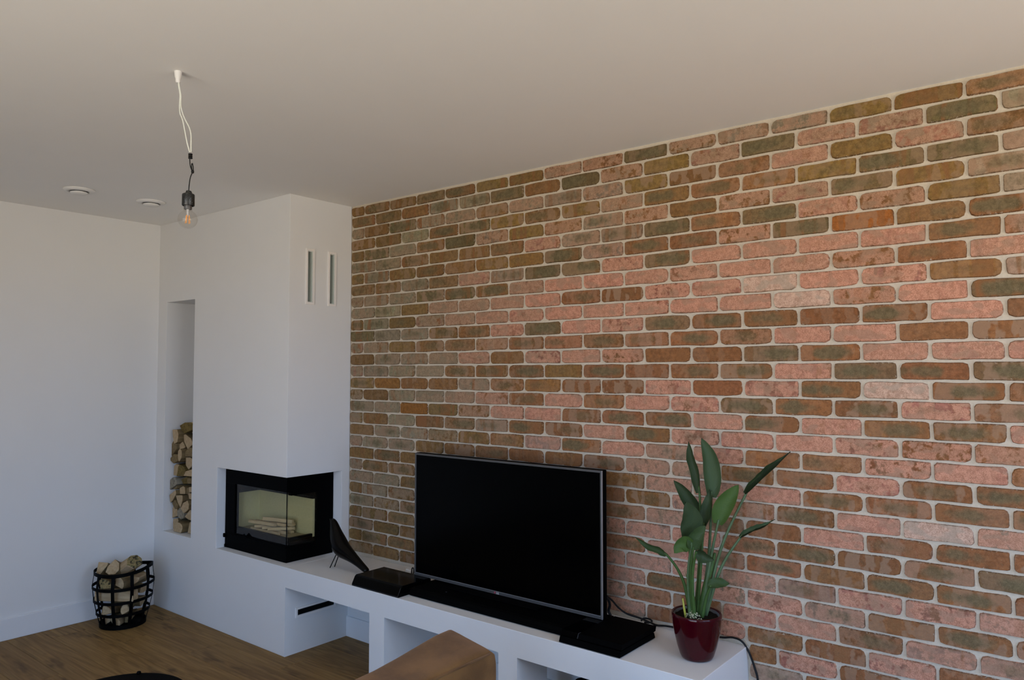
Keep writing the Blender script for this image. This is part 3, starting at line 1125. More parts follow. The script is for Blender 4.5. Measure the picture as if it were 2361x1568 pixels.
for nm, z, amp, hgt in (('rim_band', .334, .026, .022), ('hoop_band', .247, .012, .019), ('hoop_band', .163, .007, .018), ('hoop_band', .083, .004, .018), ('base_band', .001, 0, .026)):
    hoop(z, amp, hgt).build(nm, 'black_iron', bk, smooth=True)
MB().lathe([(.001, .004), (.129, .004), (.129, .009), (.001, .009)], 40).build('base_plate', 'black_iron', bk)
for i in range(10):
    a = ear_a + PI / 10 + 2 * PI * i / 10
    q = MB()
    vs_, fs, n = [], [], 14
    zt = .354 + .026 * rimk(a)
    for k in range(n):
        z = .002 + (zt - .002) * k / (n - 1)
        r = brad(z) - .003
        ca, sa = math.cos(a), math.sin(a)
        for dt, dr in ((-.010, 0), (.010, 0), (.010, .003), (-.010, .003)):
            vs_.append(((r + dr) * ca - dt * sa, (r + dr) * sa + dt * ca, z))
    for k in range(n - 1):
        for c in range(4):
            d_ = (c + 1) % 4
            fs.append((k * 4 + c, k * 4 + d_, (k + 1) * 4 + d_, (k + 1) * 4 + c))
    fs += [(0, 1, 2, 3), ((n - 1) * 4 + 3, (n - 1) * 4 + 2, (n - 1) * 4 + 1, (n - 1) * 4)]
    q.add(vs_, fs).build('strap', 'black_iron', bk, smooth=True)


def wedge(r_, R, k=7):
    # split log section: a bark arc closed by cleft faces
    a0 = r_.uniform(0, 6.28)
    span = r_.uniform(1.5, 2.6)
    pts = [(R * math.cos(a0 + span * i / k), R * math.sin(a0 + span * i / k)) for i in range(k + 1)]
    pts.append((-.25 * R * math.cos(a0 + span / 2) + r_.uniform(-.1, .1) * R, -.25 * R * math.sin(a0 + span / 2) + r_.uniform(-.1, .1) * R))
    cx = sum(x for x, z in pts) / len(pts)
    cz = sum(z for x, z in pts) / len(pts)
    return [(x - cx, z - cz) for x, z in pts]


rw = random.Random(21)
R1 = Vector((rt.x, rt.y, 0))
DV = Vector((-rt.y, rt.x, 0))       # away from the viewer
# near end of the log: u sideways, d depth, z height; azimuth, tilt; radius or section; length, mats, label
bl = [(-.112, -.060, .368, 1.75, .42, [(-.036, .036), (.030, .034), (.036, .022), (-.004, -.048), (-.030, -.030)], .22, 'wood_brown', 'wood_pale', 'pale split log sticking up at the left of the basket'),
      (-.030, -.075, .372, 1.62, .50, [(-.044, -.028), (-.040, .010), (-.006, .056), (.026, .032), (.040, -.010), (.020, -.040), (-.020, -.042)], .23, 'wood_brown', 'wood_pale', 'large pale split log standing in the middle of the basket top'),
      (.098, -.055, .405, .55, .50, [(-.056, -.012), (-.046, .026), (-.014, .046), (.026, .042), (.050, .014), (.044, -.026), (-.02, -.040)], .22, 'wood_pale', 'mossy_bark', 'mossy bark-covered log leaning out at the right of the basket'),
      (-.045, -.130, .292, 1.25, .10, .050, .24, 'wood_brown', 'mossy_bark', 'bark-covered log just under the basket rim at the left'),
      (.040, -.120, .295, 1.75, .06, .046, .23, 'wood_brown', 'wood_pale', 'brown split log in the middle under the basket rim'),
      (.115, -.080, .290, 1.4, .10, .040, .20, 'wood_pale', 'wood_pale', 'pale log under the basket rim at the right'),
      (.125, -.095, .205, .06, .0, [(-.032, -.030), (-.030, .030), (.028, .034), (.034, -.028)], .25, 'wood_pale', 'wood_pale', 'pale split log lying crosswise in the middle of the basket'),
      (.120, .030, .205, .3, .03, .055, .24, 'wood_brown', 'wood_pale', 'brown log behind the crosswise log in the basket'),
      (-.040, -.115, .125, 1.45, .22, .052, .20, 'wood_pale', 'wood_pale', 'pale log low in the basket behind the front straps'),
      (.060, -.115, .128, 1.3, .10, .042, .20, 'wood_brown', 'wood_pale', 'brown log low at the right of the basket'),
      (.100, .060, .125, .1, .02, .055, .20, 'wood_brown', 'wood_pale', 'brown log low at the back of the basket'),
      (.010, -.105, .050, 1.5, .04, .040, .18, 'wood_pale', 'wood_pale', 'pale split log on the basket floor in front'),
      (.075, -.070, .048, 1.3, .03, .036, .16, 'wood_brown', 'wood_brown', 'brown log on the basket floor at the right'),
      (-.060, -.070, .050, 1.7, .03, .036, .16, 'wood_brown', 'wood_pale', 'brown log on the basket floor at the left')]
for u_, d_, z, az, tl, R, L, m0, m1, lb in bl:
    ax = (R1 * math.cos(az) - DV * math.sin(az)) * math.cos(tl) + Vector((0, 0, math.sin(tl)))
    c = BC + R1 * u_ + DV * d_ + Vector((0, 0, z)) - ax * (L / 2)
    sec = wedge(rw, R) if isinstance(R, float) else [(-x, y) for x, y in R]
    ob = MB().prism(sec, lambda p_, t_: (p_[0], t_, p_[1]), -L / 2, L / 2, 0, 1).build('firewood_log', [m0, m1], bevel=.003, seg=1)
    ob.rotation_mode = 'QUATERNION'
    ob.rotation_quaternion = ax.normalized().to_track_quat('Y', 'Z')
    ob.location = c
    tag(ob, lb, 'log', 'firewood in the iron basket')

# ------------------------------------------------------------------ bird figure
bd = empty('bird_figure', (.222, -.287, HS), 'glossy black wooden bird figure on thin wire legs beside the fireplace', 'figurine')
bdo = Vector(bd.location)
# spine: x, z (in the vertical plane of the bird), half height, half width
spn = [(.186, .770, .004, .004), (.196, .772, .012, .011), (.212, .762, .020, .019), (.222, .742, .026, .024), (.232, .715, .034, .030), (.243, .682, .046, .040), (.262, .645, .055, .048),
       (.292, .618, .052, .047), (.330, .605, .042, .040), (.372, .590, .032, .032), (.415, .572, .024, .026), (.455, .554, .019, .022), (.490, .537, .016, .020), (.512, .528, .013, .018)]
q = MB()
n = 20
vs_, fs = [], []
for i, (x, z, hh, hw) in enumerate(spn):
    a, b_ = spn[max(i - 1, 0)], spn[min(i + 1, len(spn) - 1)]
    t_ = Vector((b_[0] - a[0], 0, b_[1] - a[1])).normalized()
    nn = Vector((-t_.z, 0, t_.x))
    if nn.z < 0:
        nn = -nn
    for k in range(n):
        g = 2 * PI * k / n
        p_ = Vector((x, -.287, z)) + nn * hh * math.cos(g) + Vector((0, 1, 0)) * hw * math.sin(g)
        vs_.append(p_ - bdo)
for i in range(len(spn) - 1):
    for k in range(n):
        k2 = (k + 1) % n
        fs.append((i * n + k, i * n + k2, (i + 1) * n + k2, (i + 1) * n + k))
fs += [tuple(range(n)), tuple((len(spn) - 1) * n + k for k in range(n))]
ob = q.add(vs_, fs).build('body', 'black_lacquer', bd, smooth='all')
sd = ob.modifiers.new('s', 'SUBSURF')
sd.levels = sd.render_levels = 1
MB().tube([(.176 - bdo.x, 0, .771 - HS), (.190 - bdo.x, 0, .771 - HS)], [.001, .006], 8).build('beak', 'black_lacquer', bd, smooth=True)
for dy in (-.016, .016):
    MB().tube([(.207 - bdo.x, dy, .0015), (.262 - bdo.x, dy * .6, .095)], .0026, 8).build('leg', 'black_iron', bd)

# ------------------------------------------------------------------ devices on the bench
# player box with sloped front
px = empty('media_player', (.75, -.34, HS), 'glossy black media player with sloping front next to the bird figure', 'player')
po = Vector(px.location)
prof = [(-.452, .006), (-.430, .046), (-.420, .052), (-.228, .052), (-.222, .046), (-.222, .006)]
q = MB()
q.prism(prof, lambda p_, t_: (t_, p_[0] - po.y, p_[1]), .575 - po.x, .93 - po.x)
q.build('casing', 'black_gloss', px, bevel=.004, seg=3)
MB().box(.578 - po.x, .928 - po.x, -.450 - po.y, -.226 - po.y, .0005, .006).build('base', 'black_matt', px)
MB().box(.58 - po.x, .93 - po.x, -.4535 - po.y, -.4515 - po.y, .0045, .0062).build('trim_line', 'dim_line', px)
q = MB().prism([(-.4525, .007), (-.4325, .044), (-.4315, .0445), (-.4515, .007)], lambda p_, t_: (t_, p_[0] - po.y - .001, p_[1]), .9275 - po.x, .929 - po.x)
q.build('edge_line', 'dim_line', px)

sb = empty('sound_bar', (1.42, -.335, HS), 'long low black sound bar lying in front of the television', 'speaker')
so = Vector(sb.location)
prof = [(-.387, .002), (-.389, .020), (-.382, .034), (-.37, .040), (-.135, .040), (-.13, .034), (-.13, .002)]
MB().prism(prof, lambda p_, t_: (t_, p_[0] - so.y, p_[1]), .945 - so.x, 1.885 - so.x).build('casing', 'black_matt', sb, bevel=.004)
MB().box(.9308 - so.x, .9445 - so.x, -.385 - so.y, -.132 - so.y, .002, .038).build('end_cap', 'black_gloss', sb, bevel=.004)
MB().box(1.8855 - so.x, 1.893 - so.x, -.385 - so.y, -.132 - so.y, .002, .038).build('end_cap', 'black_gloss', sb, bevel=.004)
for k in range(4):
    MB().lathe([(.001, 0), (.004, 0), (.004, .0015), (.001, .0015)], 12).build('button', 'dim_line' if k == 0 else 'black_gloss', sb, loc=(1.14 + k * .06 - so.x, -.33 - so.y, .0402))

pc = empty('game_console', (2.04, -.30, HS), 'black two-layer game console with slanted front beside the plant pot', 'console')
po = Vector(pc.location)
low = [(-.452, .003), (-.443, .026), (-.170, .026), (-.161, .003)]
upr = [(-.440, .029), (-.431, .049), (-.150, .049), (-.158, .029)]
MB().prism(low, lambda p_, t_: (t_, p_[0] - po.y, p_[1]), 1.893 - po.x, 2.181 - po.x).build('lower_shell', 'black_matt', pc, bevel=.0012)
MB().prism(upr, lambda p_, t_: (t_, p_[0] - po.y, p_[1]), 1.893 - po.x, 1.975 - po.x).build('upper_shell', 'black_gloss', pc, bevel=.0012)
MB().prism(upr, lambda p_, t_: (t_, p_[0] - po.y, p_[1]), 1.9785 - po.x, 2.181 - po.x).build('upper_shell', 'black_matt', pc, bevel=.0012)
MB().box(1.897 - po.x, 2.177 - po.x, -.432 - po.y, -.162 - po.y, .0255, .0295).build('groove', 'black_steel', pc)
MB().prism([(-.4405, .030), (-.4315, .048), (-.431, .0495), (-.415, .0495), (-.415, .048), (-.43, .046), (-.4385, .030)], lambda p_, t_: (t_, p_[0] - po.y, p_[1]), 1.9755 - po.x, 1.978 - po.x).build('light_bar', 'dim_line', pc)
for xx, ww in ((2.055, .010), (2.085, .012)):
    MB().box(xx - ww / 2 - po.x, xx + ww / 2 - po.x, -.4455 - po.y, -.4445 - po.y, .0165, .0185).build('badge', 'dim_line', pc)
for fx in (1.91, 2.165):
    for fy in (-.43, -.19):
        MB().box(fx - .008 - po.x, fx + .008 - po.x, fy - .008 - po.y, fy + .008 - po.y, 0.0003, .003).build('foot', 'black_rubber', pc)

# ------------------------------------------------------------------ television
tv = empty('television', (1.39, -.23, HS), 'large flat black television with thin silver bezel on the bench', 'television')
to = Vector(tv.location)
X0, X1, Z0, Z1, YF = .817, 1.968, .553, 1.187, -.232


def tbox(nm, a, b_, c, d, e_, f_, mt, bev=0, par=tv):
    return MB().box(a - to.x, b_ - to.x, c - to.y, d - to.y, e_ - to.z, f_ - to.z).build(nm, mt, par, bevel=bev)


bz = .009
tbox('screen', X0 + bz - .002, X1 - bz + .002, YF + .002, YF + .006, Z0 + .012, Z1 - bz + .002, 'screen_glass')
bm_ = tbox('bezel', X0, X1, YF - .001, YF + .006, Z1 - bz, Z1, 'silver')
tbox('bezel', X0, X1, YF - .001, YF + .006, Z0, Z0 + .014, 'silver')
tbox('bezel', X0, X0 + bz, YF - .001, YF + .006, Z0 + .014, Z1 - bz, 'silver')
tbox('bezel', X1 - bz, X1, YF - .001, YF + .006, Z0 + .014, Z1 - bz, 'silver')
tbox('bezel_edge', X1 - .0025, X1 + .0008, YF - .0022, YF + .004, Z0, Z1, 'silver_edge')
tbox('bezel_edge', X0 + bz, X1 - bz, YF - .0022, YF + .001, Z0 + .0128, Z0 + .0146, 'silver_edge')
tbox('back_cover', X0 - .001, X1 + .001, YF + .006, YF + .038, Z0 - .001, Z1 + .002, 'black_matt', .004)
tbox('back_bulge', 1.05, 1.75, YF + .038, YF + .065, Z0 + .05, Z0 + .42, 'black_matt', .01)
tbox('neck', 1.30, 1.49, -.224, -.205, HS + .049, Z0 + .03, 'black_matt')
tbox('foot', 1.12, 1.66, -.29, -.15, HS + .0405, HS + .049, 'black_matt', .003)
# badge: red disc and the two letters
lx, lz = 1.367, Z0 + .0068
MB().lathe([(.0005, 0), (.0055, 0), (.0055, .0006), (.0005, .0006)], 20).build('badge_disc', 'logo_red', tv, loc=(lx - to.x, YF - .0011 - to.y, lz - to.z), rot=(PI / 2, 0, 0))
q = MB()
q.box(-.0012, -.0004, -.0008, 0, -.002, .003)
q.box(-.0012, .0016, -.0008, 0, -.002, -.0012)
q.build('badge_mark', 'logo_white', tv, loc=(lx - to.x, YF - .0018 - to.y, lz - to.z))
tcu = bpy.data.curves.new('letters', 'FONT')
tcu.body = 'LG'
tcu.size = .0140
tcu.extrude = .0003
tob = bpy.data.objects.new('letters', tcu)
COL.objects.link(tob)
dg = bpy.context.evaluated_depsgraph_get()
lme = bpy.data.meshes.new_from_object(tob.evaluated_get(dg))
bpy.data.objects.remove(tob)
lme.materials.clear()
lme.materials.append(MATS['logo_white'])
lo = bpy.data.objects.new('letters', lme)
COL.objects.link(lo)
lo.parent = tv
lo.location = (lx + .0085 - to.x, YF - .0016 - to.y, lz - .0049 - to.z)
lo.rotation_euler = (PI / 2, 0, 0)

# ------------------------------------------------------------------ cables
CABLE=[(1.939, -0.16, 0.636), (1.938, -0.1, 0.597), (1.943, -0.06, 0.56), (1.976, -0.04, 0.533), (2.036, -0.03, 0.523), (2.089, -0.03, 0.514), (2.121, -0.03, 0.509), (2.173, -0.03, 0.516), (2.293, -0.03, 0.521),
     (2.406, -0.025, 0.519), (2.46, -0.02, 0.528), (2.5, -0.02, 0.519), (2.525, -0.015, 0.48), (2.546, -0.012, 0.424), (2.559, -0.012, 0.368)]
CABLE2=[(1.941, -0.17, 0.628), (1.946, -0.15, 0.616), (1.949, -0.14, 0.59), (1.942, -0.14, 0.564), (1.953, -0.14, 0.544)]
LOOP=[(2.059, -0.06, 0.523), (2.066, -0.05, 0.533), (2.092, -0.05, 0.536), (2.112, -0.06, 0.533), (2.106, -0.07, 0.528), (2.081, -0.07, 0.524)]


def cable(name, pts, r, mt, label, cat='cable', k=6):
    o_ = Vector(pts[0])
    ob = MB().tube(local(smooth_path(pts, k), o_), r, 8).build(name, mt, smooth='all', loc=o_)
    return tag(ob, label, cat)


CABLE = CABLE + [(2.565, -.012, .20), (2.572, -.016, .06), (2.60, -.03, .008), (2.75, -.05, .005)]
cable('power_cable', CABLE, .0042, 'black_rubber', 'black cable running behind the red pot and down past the bench end')
cable('signal_cable', CABLE2, .006, 'black_rubber', 'thick black cable bent behind the right edge of the television')
cable('cable_loop', LOOP, .0038, 'black_rubber', 'small black cable loop lying behind the game console')
cable('cord_loop', [(.690, -.13, HS + .004), (.684, -.125, HS + .02), (.688, -.125, HS + .04), (.698, -.125, HS + .042), (.704, -.128, HS + .025), (.702, -.13, HS + .004)], .003, 'black_rubber', 'thin black cord loop at the lower left corner of the television')
ad = empty('power_adapter', (.642, -.105, HS), 'small white plug adapter lying on the bench behind the media player', 'adapter')
MB().box(-.020, .020, -.014, .014, .0005, .026).build('body', 'white_plastic', ad, bevel=.005, rot=(0, .25, .2))
for k in (-.006, .006):
    MB().tube([(.018, k, .016), (.036, k, .012)], .0022, 8).build('pin', 'grey_light', ad)

# ------------------------------------------------------------------ potted plant
PC = Vector((2.407, -.247, HS))
pp = empty('potted_plant', PC, 'bird-of-paradise plant with long green leaves in a glossy red pot', 'plant')
PR = [(.001, .0005), (.054, .0005), (.060, .004), (.066, .016), (.0765, .05), (.087, .095), (.0935, .135), (.0962, .160), (.0965, .170), (.0945, .1745), (.091, .1745), (.0885, .171), (.0875, .155), (.080, .10), (.001, .09)]
MB().lathe(PR, 64, cap=False).build('pot', 'red_glaze', pp, smooth='all')
MB().lathe([(.0865, .1515), (.0875, .1690), (.0862, .1702), (.0848, .1690), (.083, .1515)], 64, cap=False).build('inner_pot', 'pot_liner', pp, smooth='all')
q = MB()
rs = random.Random(3)
nr = 9
vs_, fs = [(0, 0, .164)], []
for i in range(1, nr):
    for k in range(28):
        a = 2 * PI * k / 28
        r = .0850 * i / (nr - 1)
        vs_.append((r * math.cos(a), r * math.sin(a), .160 + rs.uniform(-.0035, .0035)))
for k in range(28):
    fs.append((0, 1 + k, 1 + (k + 1) % 28))
for i in range(nr - 2):
    for k in range(28):
        a, b_ = 1 + i * 28, 1 + (i + 1) * 28
        fs.append((a + k, b_ + k, b_ + (k + 1) % 28, a + (k + 1) % 28))
q.add(vs_, fs).build('soil', 'soil', pp, smooth='all')
# pale granules heaped round the stems
q = MB()
for i in range(130):
    a, r = rs.uniform(0, 6.28), abs(rs.gauss(0, .020))
    c = Vector((.004 + r * math.cos(a), -.040 + r * .8 * math.sin(a), .164 + max(0, .034 - r * .9) * rs.random()))
    s_ = rs.uniform(.0022, .0046)
    q.add([c + Vector(v_) * s_ for v_ in ((1, 0, 0), (-1, 0, 0), (0, 1, 0), (0, -1, 0), (0, 0, 1), (0, 0, -1))],
          [(0, 2, 4), (2, 1, 4), (1, 3, 4), (3, 0, 4), (2, 0, 5), (1, 2, 5), (3, 1, 5), (0, 3, 5)])
g = q.build('granules', 'pebble', pp)
g['kind'] = 'stuff'
LEAVES=[([(2.41,-0.219,1.135),(2.396,-0.218,1.222),(2.378,-0.219,1.281),(2.366,-0.216,1.336)],0.045,25,0.5,'d',[(2.399,-0.254,0.687),(2.418,-0.226,0.894),(2.411,-0.218,1.135)]),([(2.456,-0.208,1.121),(2.456,-0.208,1.201),
    (2.446,-0.216,1.286),(2.427,-0.231,1.354)],0.07,-15,0.35,'t',[(2.418,-0.239,0.687),(2.446,-0.216,0.897),(2.456,-0.208,1.121)]),([(2.573,-0.153,1.138),(2.619,-0.133,1.19),(2.67,-0.109,1.245),
    (2.725,-0.083,1.307)],0.045,50,0.9,'t',[(2.428,-0.23,0.695),(2.492,-0.205,0.927),(2.573,-0.153,1.138)]),([(2.491,-0.231,1.026),(2.506,-0.224,1.082),(2.532,-0.207,1.132),(2.56,-0.189,1.178)],0.0667,0,0.25,'l',[(2.425,-0.246,0.69),
    (2.464,-0.241,0.887),(2.491,-0.231,1.026)]),([(2.554,-0.168,0.969),(2.59,-0.153,0.996),(2.626,-0.136,1.013),(2.672,-0.112,1.047)],0.0317,40,0.7,'t',[(2.432,-0.227,0.692),(2.491,-0.206,0.851),(2.554,-0.168,0.969)]),
    ([(2.399,-0.19,1.001),(2.375,-0.192,1.071),(2.339,-0.204,1.129),(2.299,-0.218,1.176)],0.0633,10,0.45,'d',[(2.4,-0.24,0.689),(2.399,-0.202,0.853),(2.399,-0.19,1.001)]),([(2.405,-0.313,0.965),(2.416,-0.313,1.018),
    (2.416,-0.321,1.069),(2.408,-0.336,1.115)],0.08,-20,0.15,'d',[(2.398,-0.267,0.69),(2.412,-0.294,0.84),(2.405,-0.313,0.965)]),([(2.439,-0.247,1.009),(2.445,-0.238,1.052),(2.451,-0.23,1.101),
    (2.456,-0.221,1.155)],0.0417,20,0.3,'d',[(2.408,-0.246,0.692),(2.43,-0.254,0.868),(2.439,-0.247,1.009)]),([(2.433,-0.329,0.936),(2.439,-0.333,0.97),(2.457,-0.326,1.004),(2.48,-0.317,1.032)],0.05,-10,0.2,'m',[(2.404,-0.276,0.69),
    (2.416,-0.317,0.829),(2.433,-0.329,0.936)]),([(2.428,-0.333,0.954),(2.414,-0.357,0.961),(2.401,-0.38,0.953),(2.39,-0.402,0.93)],0.055,15,0.15,'l',[(2.397,-0.281,0.69),(2.404,-0.314,0.826),(2.428,-0.333,0.954)]),
    ([(2.317,-0.319,0.898),(2.289,-0.333,0.919),(2.251,-0.355,0.934),(2.21,-0.379,0.963)],0.0333,30,0.5,'m',[(2.389,-0.262,0.692),(2.373,-0.274,0.771),(2.35,-0.293,0.843),(2.317,-0.319,0.898)]),([(2.449,-0.341,0.927),
    (2.469,-0.338,0.928),(2.491,-0.334,0.919),(2.516,-0.327,0.909)],0.0533,-30,0.4,'d',[(2.415,-0.28,0.691),(2.425,-0.322,0.815),(2.449,-0.341,0.927)]),([(2.47,-0.274,0.793),(2.488,-0.259,0.803),(2.511,-0.241,0.804),
    (2.533,-0.224,0.803)],0.0367,15,0.2,'m',[(2.431,-0.253,0.685),(2.454,-0.261,0.744),(2.475,-0.27,0.789)])]


def leaf(mid, width, roll, fold, mt):
    path = [Vector(p_) for p_ in smooth_path(mid, 5)]
    n, k = len(path), 8
    vs_, uvs = [], []
    for i, c in enumerate(path):
        t_ = i / (n - 1)
        tan = (path[min(i + 1, n - 1)] - path[max(i - 1, 0)]).normalized()
        vdir = (c - CAM).normalized()                      # blades face into the room
        side = tan.cross(vdir).normalized()
        nor = side.cross(tan).normalized()
        ro = math.radians(roll)
        s2 = side * math.cos(ro) + nor * math.sin(ro)
        n2 = nor * math.cos(ro) - side * math.sin(ro)
        wd = width * .5 * (math.sin(PI * min(1, (t_ * .92 + .08)) ** .85) ** .75) * (1.0 if t_ < .97 else .4)
        for j in range(k + 1):
            s_ = j / k * 2 - 1
            an = fold * abs(s_) * 1.25
            wav = (.0030 * math.sin(t_ * 13 + s_ * 3) + .0016 * math.sin(t_ * 31 + s_ * 5)) * abs(s_)
            p_ = c + s2 * (wd * s_ * math.cos(an)) + n2 * (-wd * abs(s_) * math.sin(an) + wav)
            vs_.append(p_ - PC)
            uvs.append((j / k, t_))
    fs = []
    for i in range(n - 1):
        for j in range(k):
            a = i * (k + 1) + j
            fs.append((a, a + 1, a + k + 2, a + k + 1))
    me = bpy.data.meshes.new('leaf')
    me.from_pydata([tuple(v_) for v_ in vs_], [], fs)
    me.materials.append(MATS[mt])
    ul = me.uv_layers.new(name='UVMap')
    for lp in me.loops:
        ul.data[lp.index].uv = uvs[lp.vertex_index]
    ob = bpy.data.objects.new('leaf', me)
    finish(ob, pp, smooth='all')
    return ob


for i, (mid, wd, roll, fold, mk, st) in enumerate(LEAVES):
    leaf(mid, wd * 1.18, roll, fold + .12, 'leaf_' + mk)
    base = Vector(st[0])
    base.z = PC.z + .150
    pts = local(smooth_path([base] + st[1:] + [tuple(Vector(mid[0]).lerp(Vector(mid[1]), .3))], 6), PC)
    rr = [.0075 - .0042 * (j / (len(pts) - 1)) for j in range(len(pts))]
    MB().tube(pts, rr, 8).build('stem', 'stem_pale' if mk in 'tl' else 'stem_green', pp, smooth='all')
sh = [(2.419, -.238, HS + .15), (2.443, -.238, .783), (2.465, -.227, .868), (2.474, -.222, .91)]
MB().tube(local(smooth_path(sh, 6), PC), [.016 - .0006 * j for j in range(19)], 10).build('sheath', 'stem_green', pp, smooth='all')
MB().tube(local(smooth_path([(2.403, -.235, HS + .15), (2.407, -.23, .76), (2.41, -.225, .84)], 6), PC), [.010 - .0006 * j for j in range(13)], 10).build('sheath', 'stem_dark', pp, smooth='all')
MB().tube(local([(2.384, -.292, HS + .15), (2.378, -.297, .70), (2.374, -.299, .735)], PC), [.0045, .0045, .003], 8).build('cut_stem', 'stem_yellow', pp, smooth='all')
MB().tube(local(smooth_path([(2.389, -.262, .692), (2.381, -.268, .79), (2.371, -.276, .841)], 5), PC), [.003 - .00025 * j for j in range(11)], 8).build('shoot', 'stem_green', pp, smooth='all')

# ------------------------------------------------------------------ pendant lamp
PX, PY = 1.207, -1.75
pe = empty('pendant_lamp', (PX, PY, H), 'bare globe bulb hanging on loose white wires from the ceiling', 'lamp')
R3 = Vector((rt.x, rt.y, 0))


def pp_(u_px, v_px):
    # plane through the lamp, facing the viewer; offsets in metres from the ceiling point
    return R3 * ((u_px - 411) / 662.0 + (v_px - 165) * .0000297) + Vector((0, 0, -(v_px - 165) / 664.0))


MB().lathe([(.0005, 0), (.013, 0), (.0125, -.004), (.011, -.020), (.0085, -.026), (.0085, -.036), (.006, -.040), (.0005, -.040)], 24, cap=False).build('ceiling_cup', 'white_plastic', pe, smooth=True)
w1 = [(411, 188), (412, 200), (415, 218), (414, 245), (415, 262), (421, 278), (425, 298), (431, 330), (437, 352)]
w2 = [(412, 188), (414, 202), (417, 220), (417, 245), (421, 262), (427, 277), (436, 295), (440, 312), (440, 335), (440, 352)]
MB().tube([pp_(*a) for a in smooth_path([(x, y, 0) for x, y in w1], 4) for a in [(a.x, a.y)]], .0022, 6).build('wire', 'wire_white', pe, smooth='all')
MB().tube([pp_(a.x, a.y) for a in smooth_path([(x, y, 0) for x, y in w2], 4)], .0022, 6).build('wire', 'wire_white', pe, smooth='all')
q = MB()
for k in range(3):
    c = pp_(438.5, 357 + k * 4.2)
    q.lathe([(.001, -.0028), (.0065, -.0024), (.0072, 0), (.0065, .0024), (.001, .0028)], 12, c=c, cap=False)
q.build('terminal_block', 'black_rubber', pe, smooth='all')
hk = [(437, 368), (438, 382), (441, 392), (444, 398), (445, 390), (443, 378), (441, 384), (443, 398), (441, 403), (438, 412), (436, 425), (435, 436), (434.5, 449)]
MB().tube([pp_(a.x, a.y) for a in smooth_path([(x, y, 0) for x, y in hk], 5)], .0017, 6).build('wire', 'black_rubber', pe, smooth='all')
MB().lathe([(.001, -.006), (.004, -.005), (.005, 0), (.004, .005), (.001, .006)], 12, c=pp_(443.5, 397), cap=False).build('wire_knot', 'black_rubber', pe, smooth='all')
sc_ = pp_(434, 445)
MB().lathe([(.001, .0), (.0075, 0), (.010, -.007), (.0150, -.0095), (.0195, -.012), (.0205, -.016), (.0205, -.050), (.0195, -.052), (.0175, -.052), (.0165, -.045), (.001, -.044)], 32, c=sc_ + Vector((0, 0, .006)), cap=False).build('lamp_socket', 'speckled_black', pe, smooth=True)
MB().tube([sc_ + R3 * .006 + Vector((0, 0, .004)), sc_ + R3 * .010 + Vector((0, 0, -.004))], .0035, 8).build('strain_relief', 'black_rubber', pe, smooth=True)
bc = pp_(432.3, 506.5)
prof = [(.0135, .048), (.0135, .036)] + [(.0318 * math.sin(a), .0318 * math.cos(a)) for a in [PI * (.155 + .845 * i / 22) for i in range(23)]]
bu = MB().lathe([(max(.0004, r), z) for r, z in prof], 36, c=bc, cap=False).build('bulb_glass', 'bulb_glass', pe, smooth='all')
MB().lathe([(.0005, .034), (.0125, .034), (.0125, .052), (.0005, .052)], 24, c=bc, cap=False).build('bulb_cap', 'silver', pe, smooth=True)
MB().lathe([(.0055, .036), (.004, .022), (.0028, .012), (.0022, .008), (.0004, .008)], 12, c=bc, cap=False).build('glass_stem', 'grey_light', bu, smooth=True)
for k in range(4):
    a = k * PI / 2 + .6
    p0 = bc + Vector((.0055 * math.cos(a), .0055 * math.sin(a), .014))
    p1 = bc + Vector((.0085 * math.cos(a), .0085 * math.sin(a), -.014))
    MB().tube([p0, p1], .0013, 6).build('filament', 'filament', bu)

# ------------------------------------------------------------------ ceiling vents
for cx, cy, lb in ((-.862, -1.258, 'round white ceiling vent, the one nearer the left edge'), (-.846, -.856, 'round white ceiling vent, the one nearer the hanging bulb')):
    v_ = empty('ceiling_vent', (cx, cy, H), lb, 'vent', 'round ceiling vents')
    MB().lathe([(.050, -.0005), (.082, -.0005), (.081, -.006), (.070, -.013), (.056, -.015), (.051, -.012), (.050, -.002)], 48, cap=False).build('rim', 'white_plastic', v_, smooth='all')
    MB().lathe([(.0005, -.0005), (.047, -.0005), (.047, -.006), (.0005, -.006)], 40, cap=False).build('duct', 'dark_slot', v_)
    MB().lathe([(.0005, -.012), (.030, -.012), (.044, -.016), (.045, -.020), (.040, -.026), (.020, -.029), (.0005, -.0295)], 40, cap=False).build('valve_disc', 'white_plastic', v_, smooth='all')

# ------------------------------------------------------------------ sofa (only its back corner shows)
sf = empty('sofa', (2.45, -2.1, 0), 'brown suede sofa whose back corner rises in front of the bench', 'sofa')
so = Vector(sf.location)
# back cushion with a soft, slightly sagging top


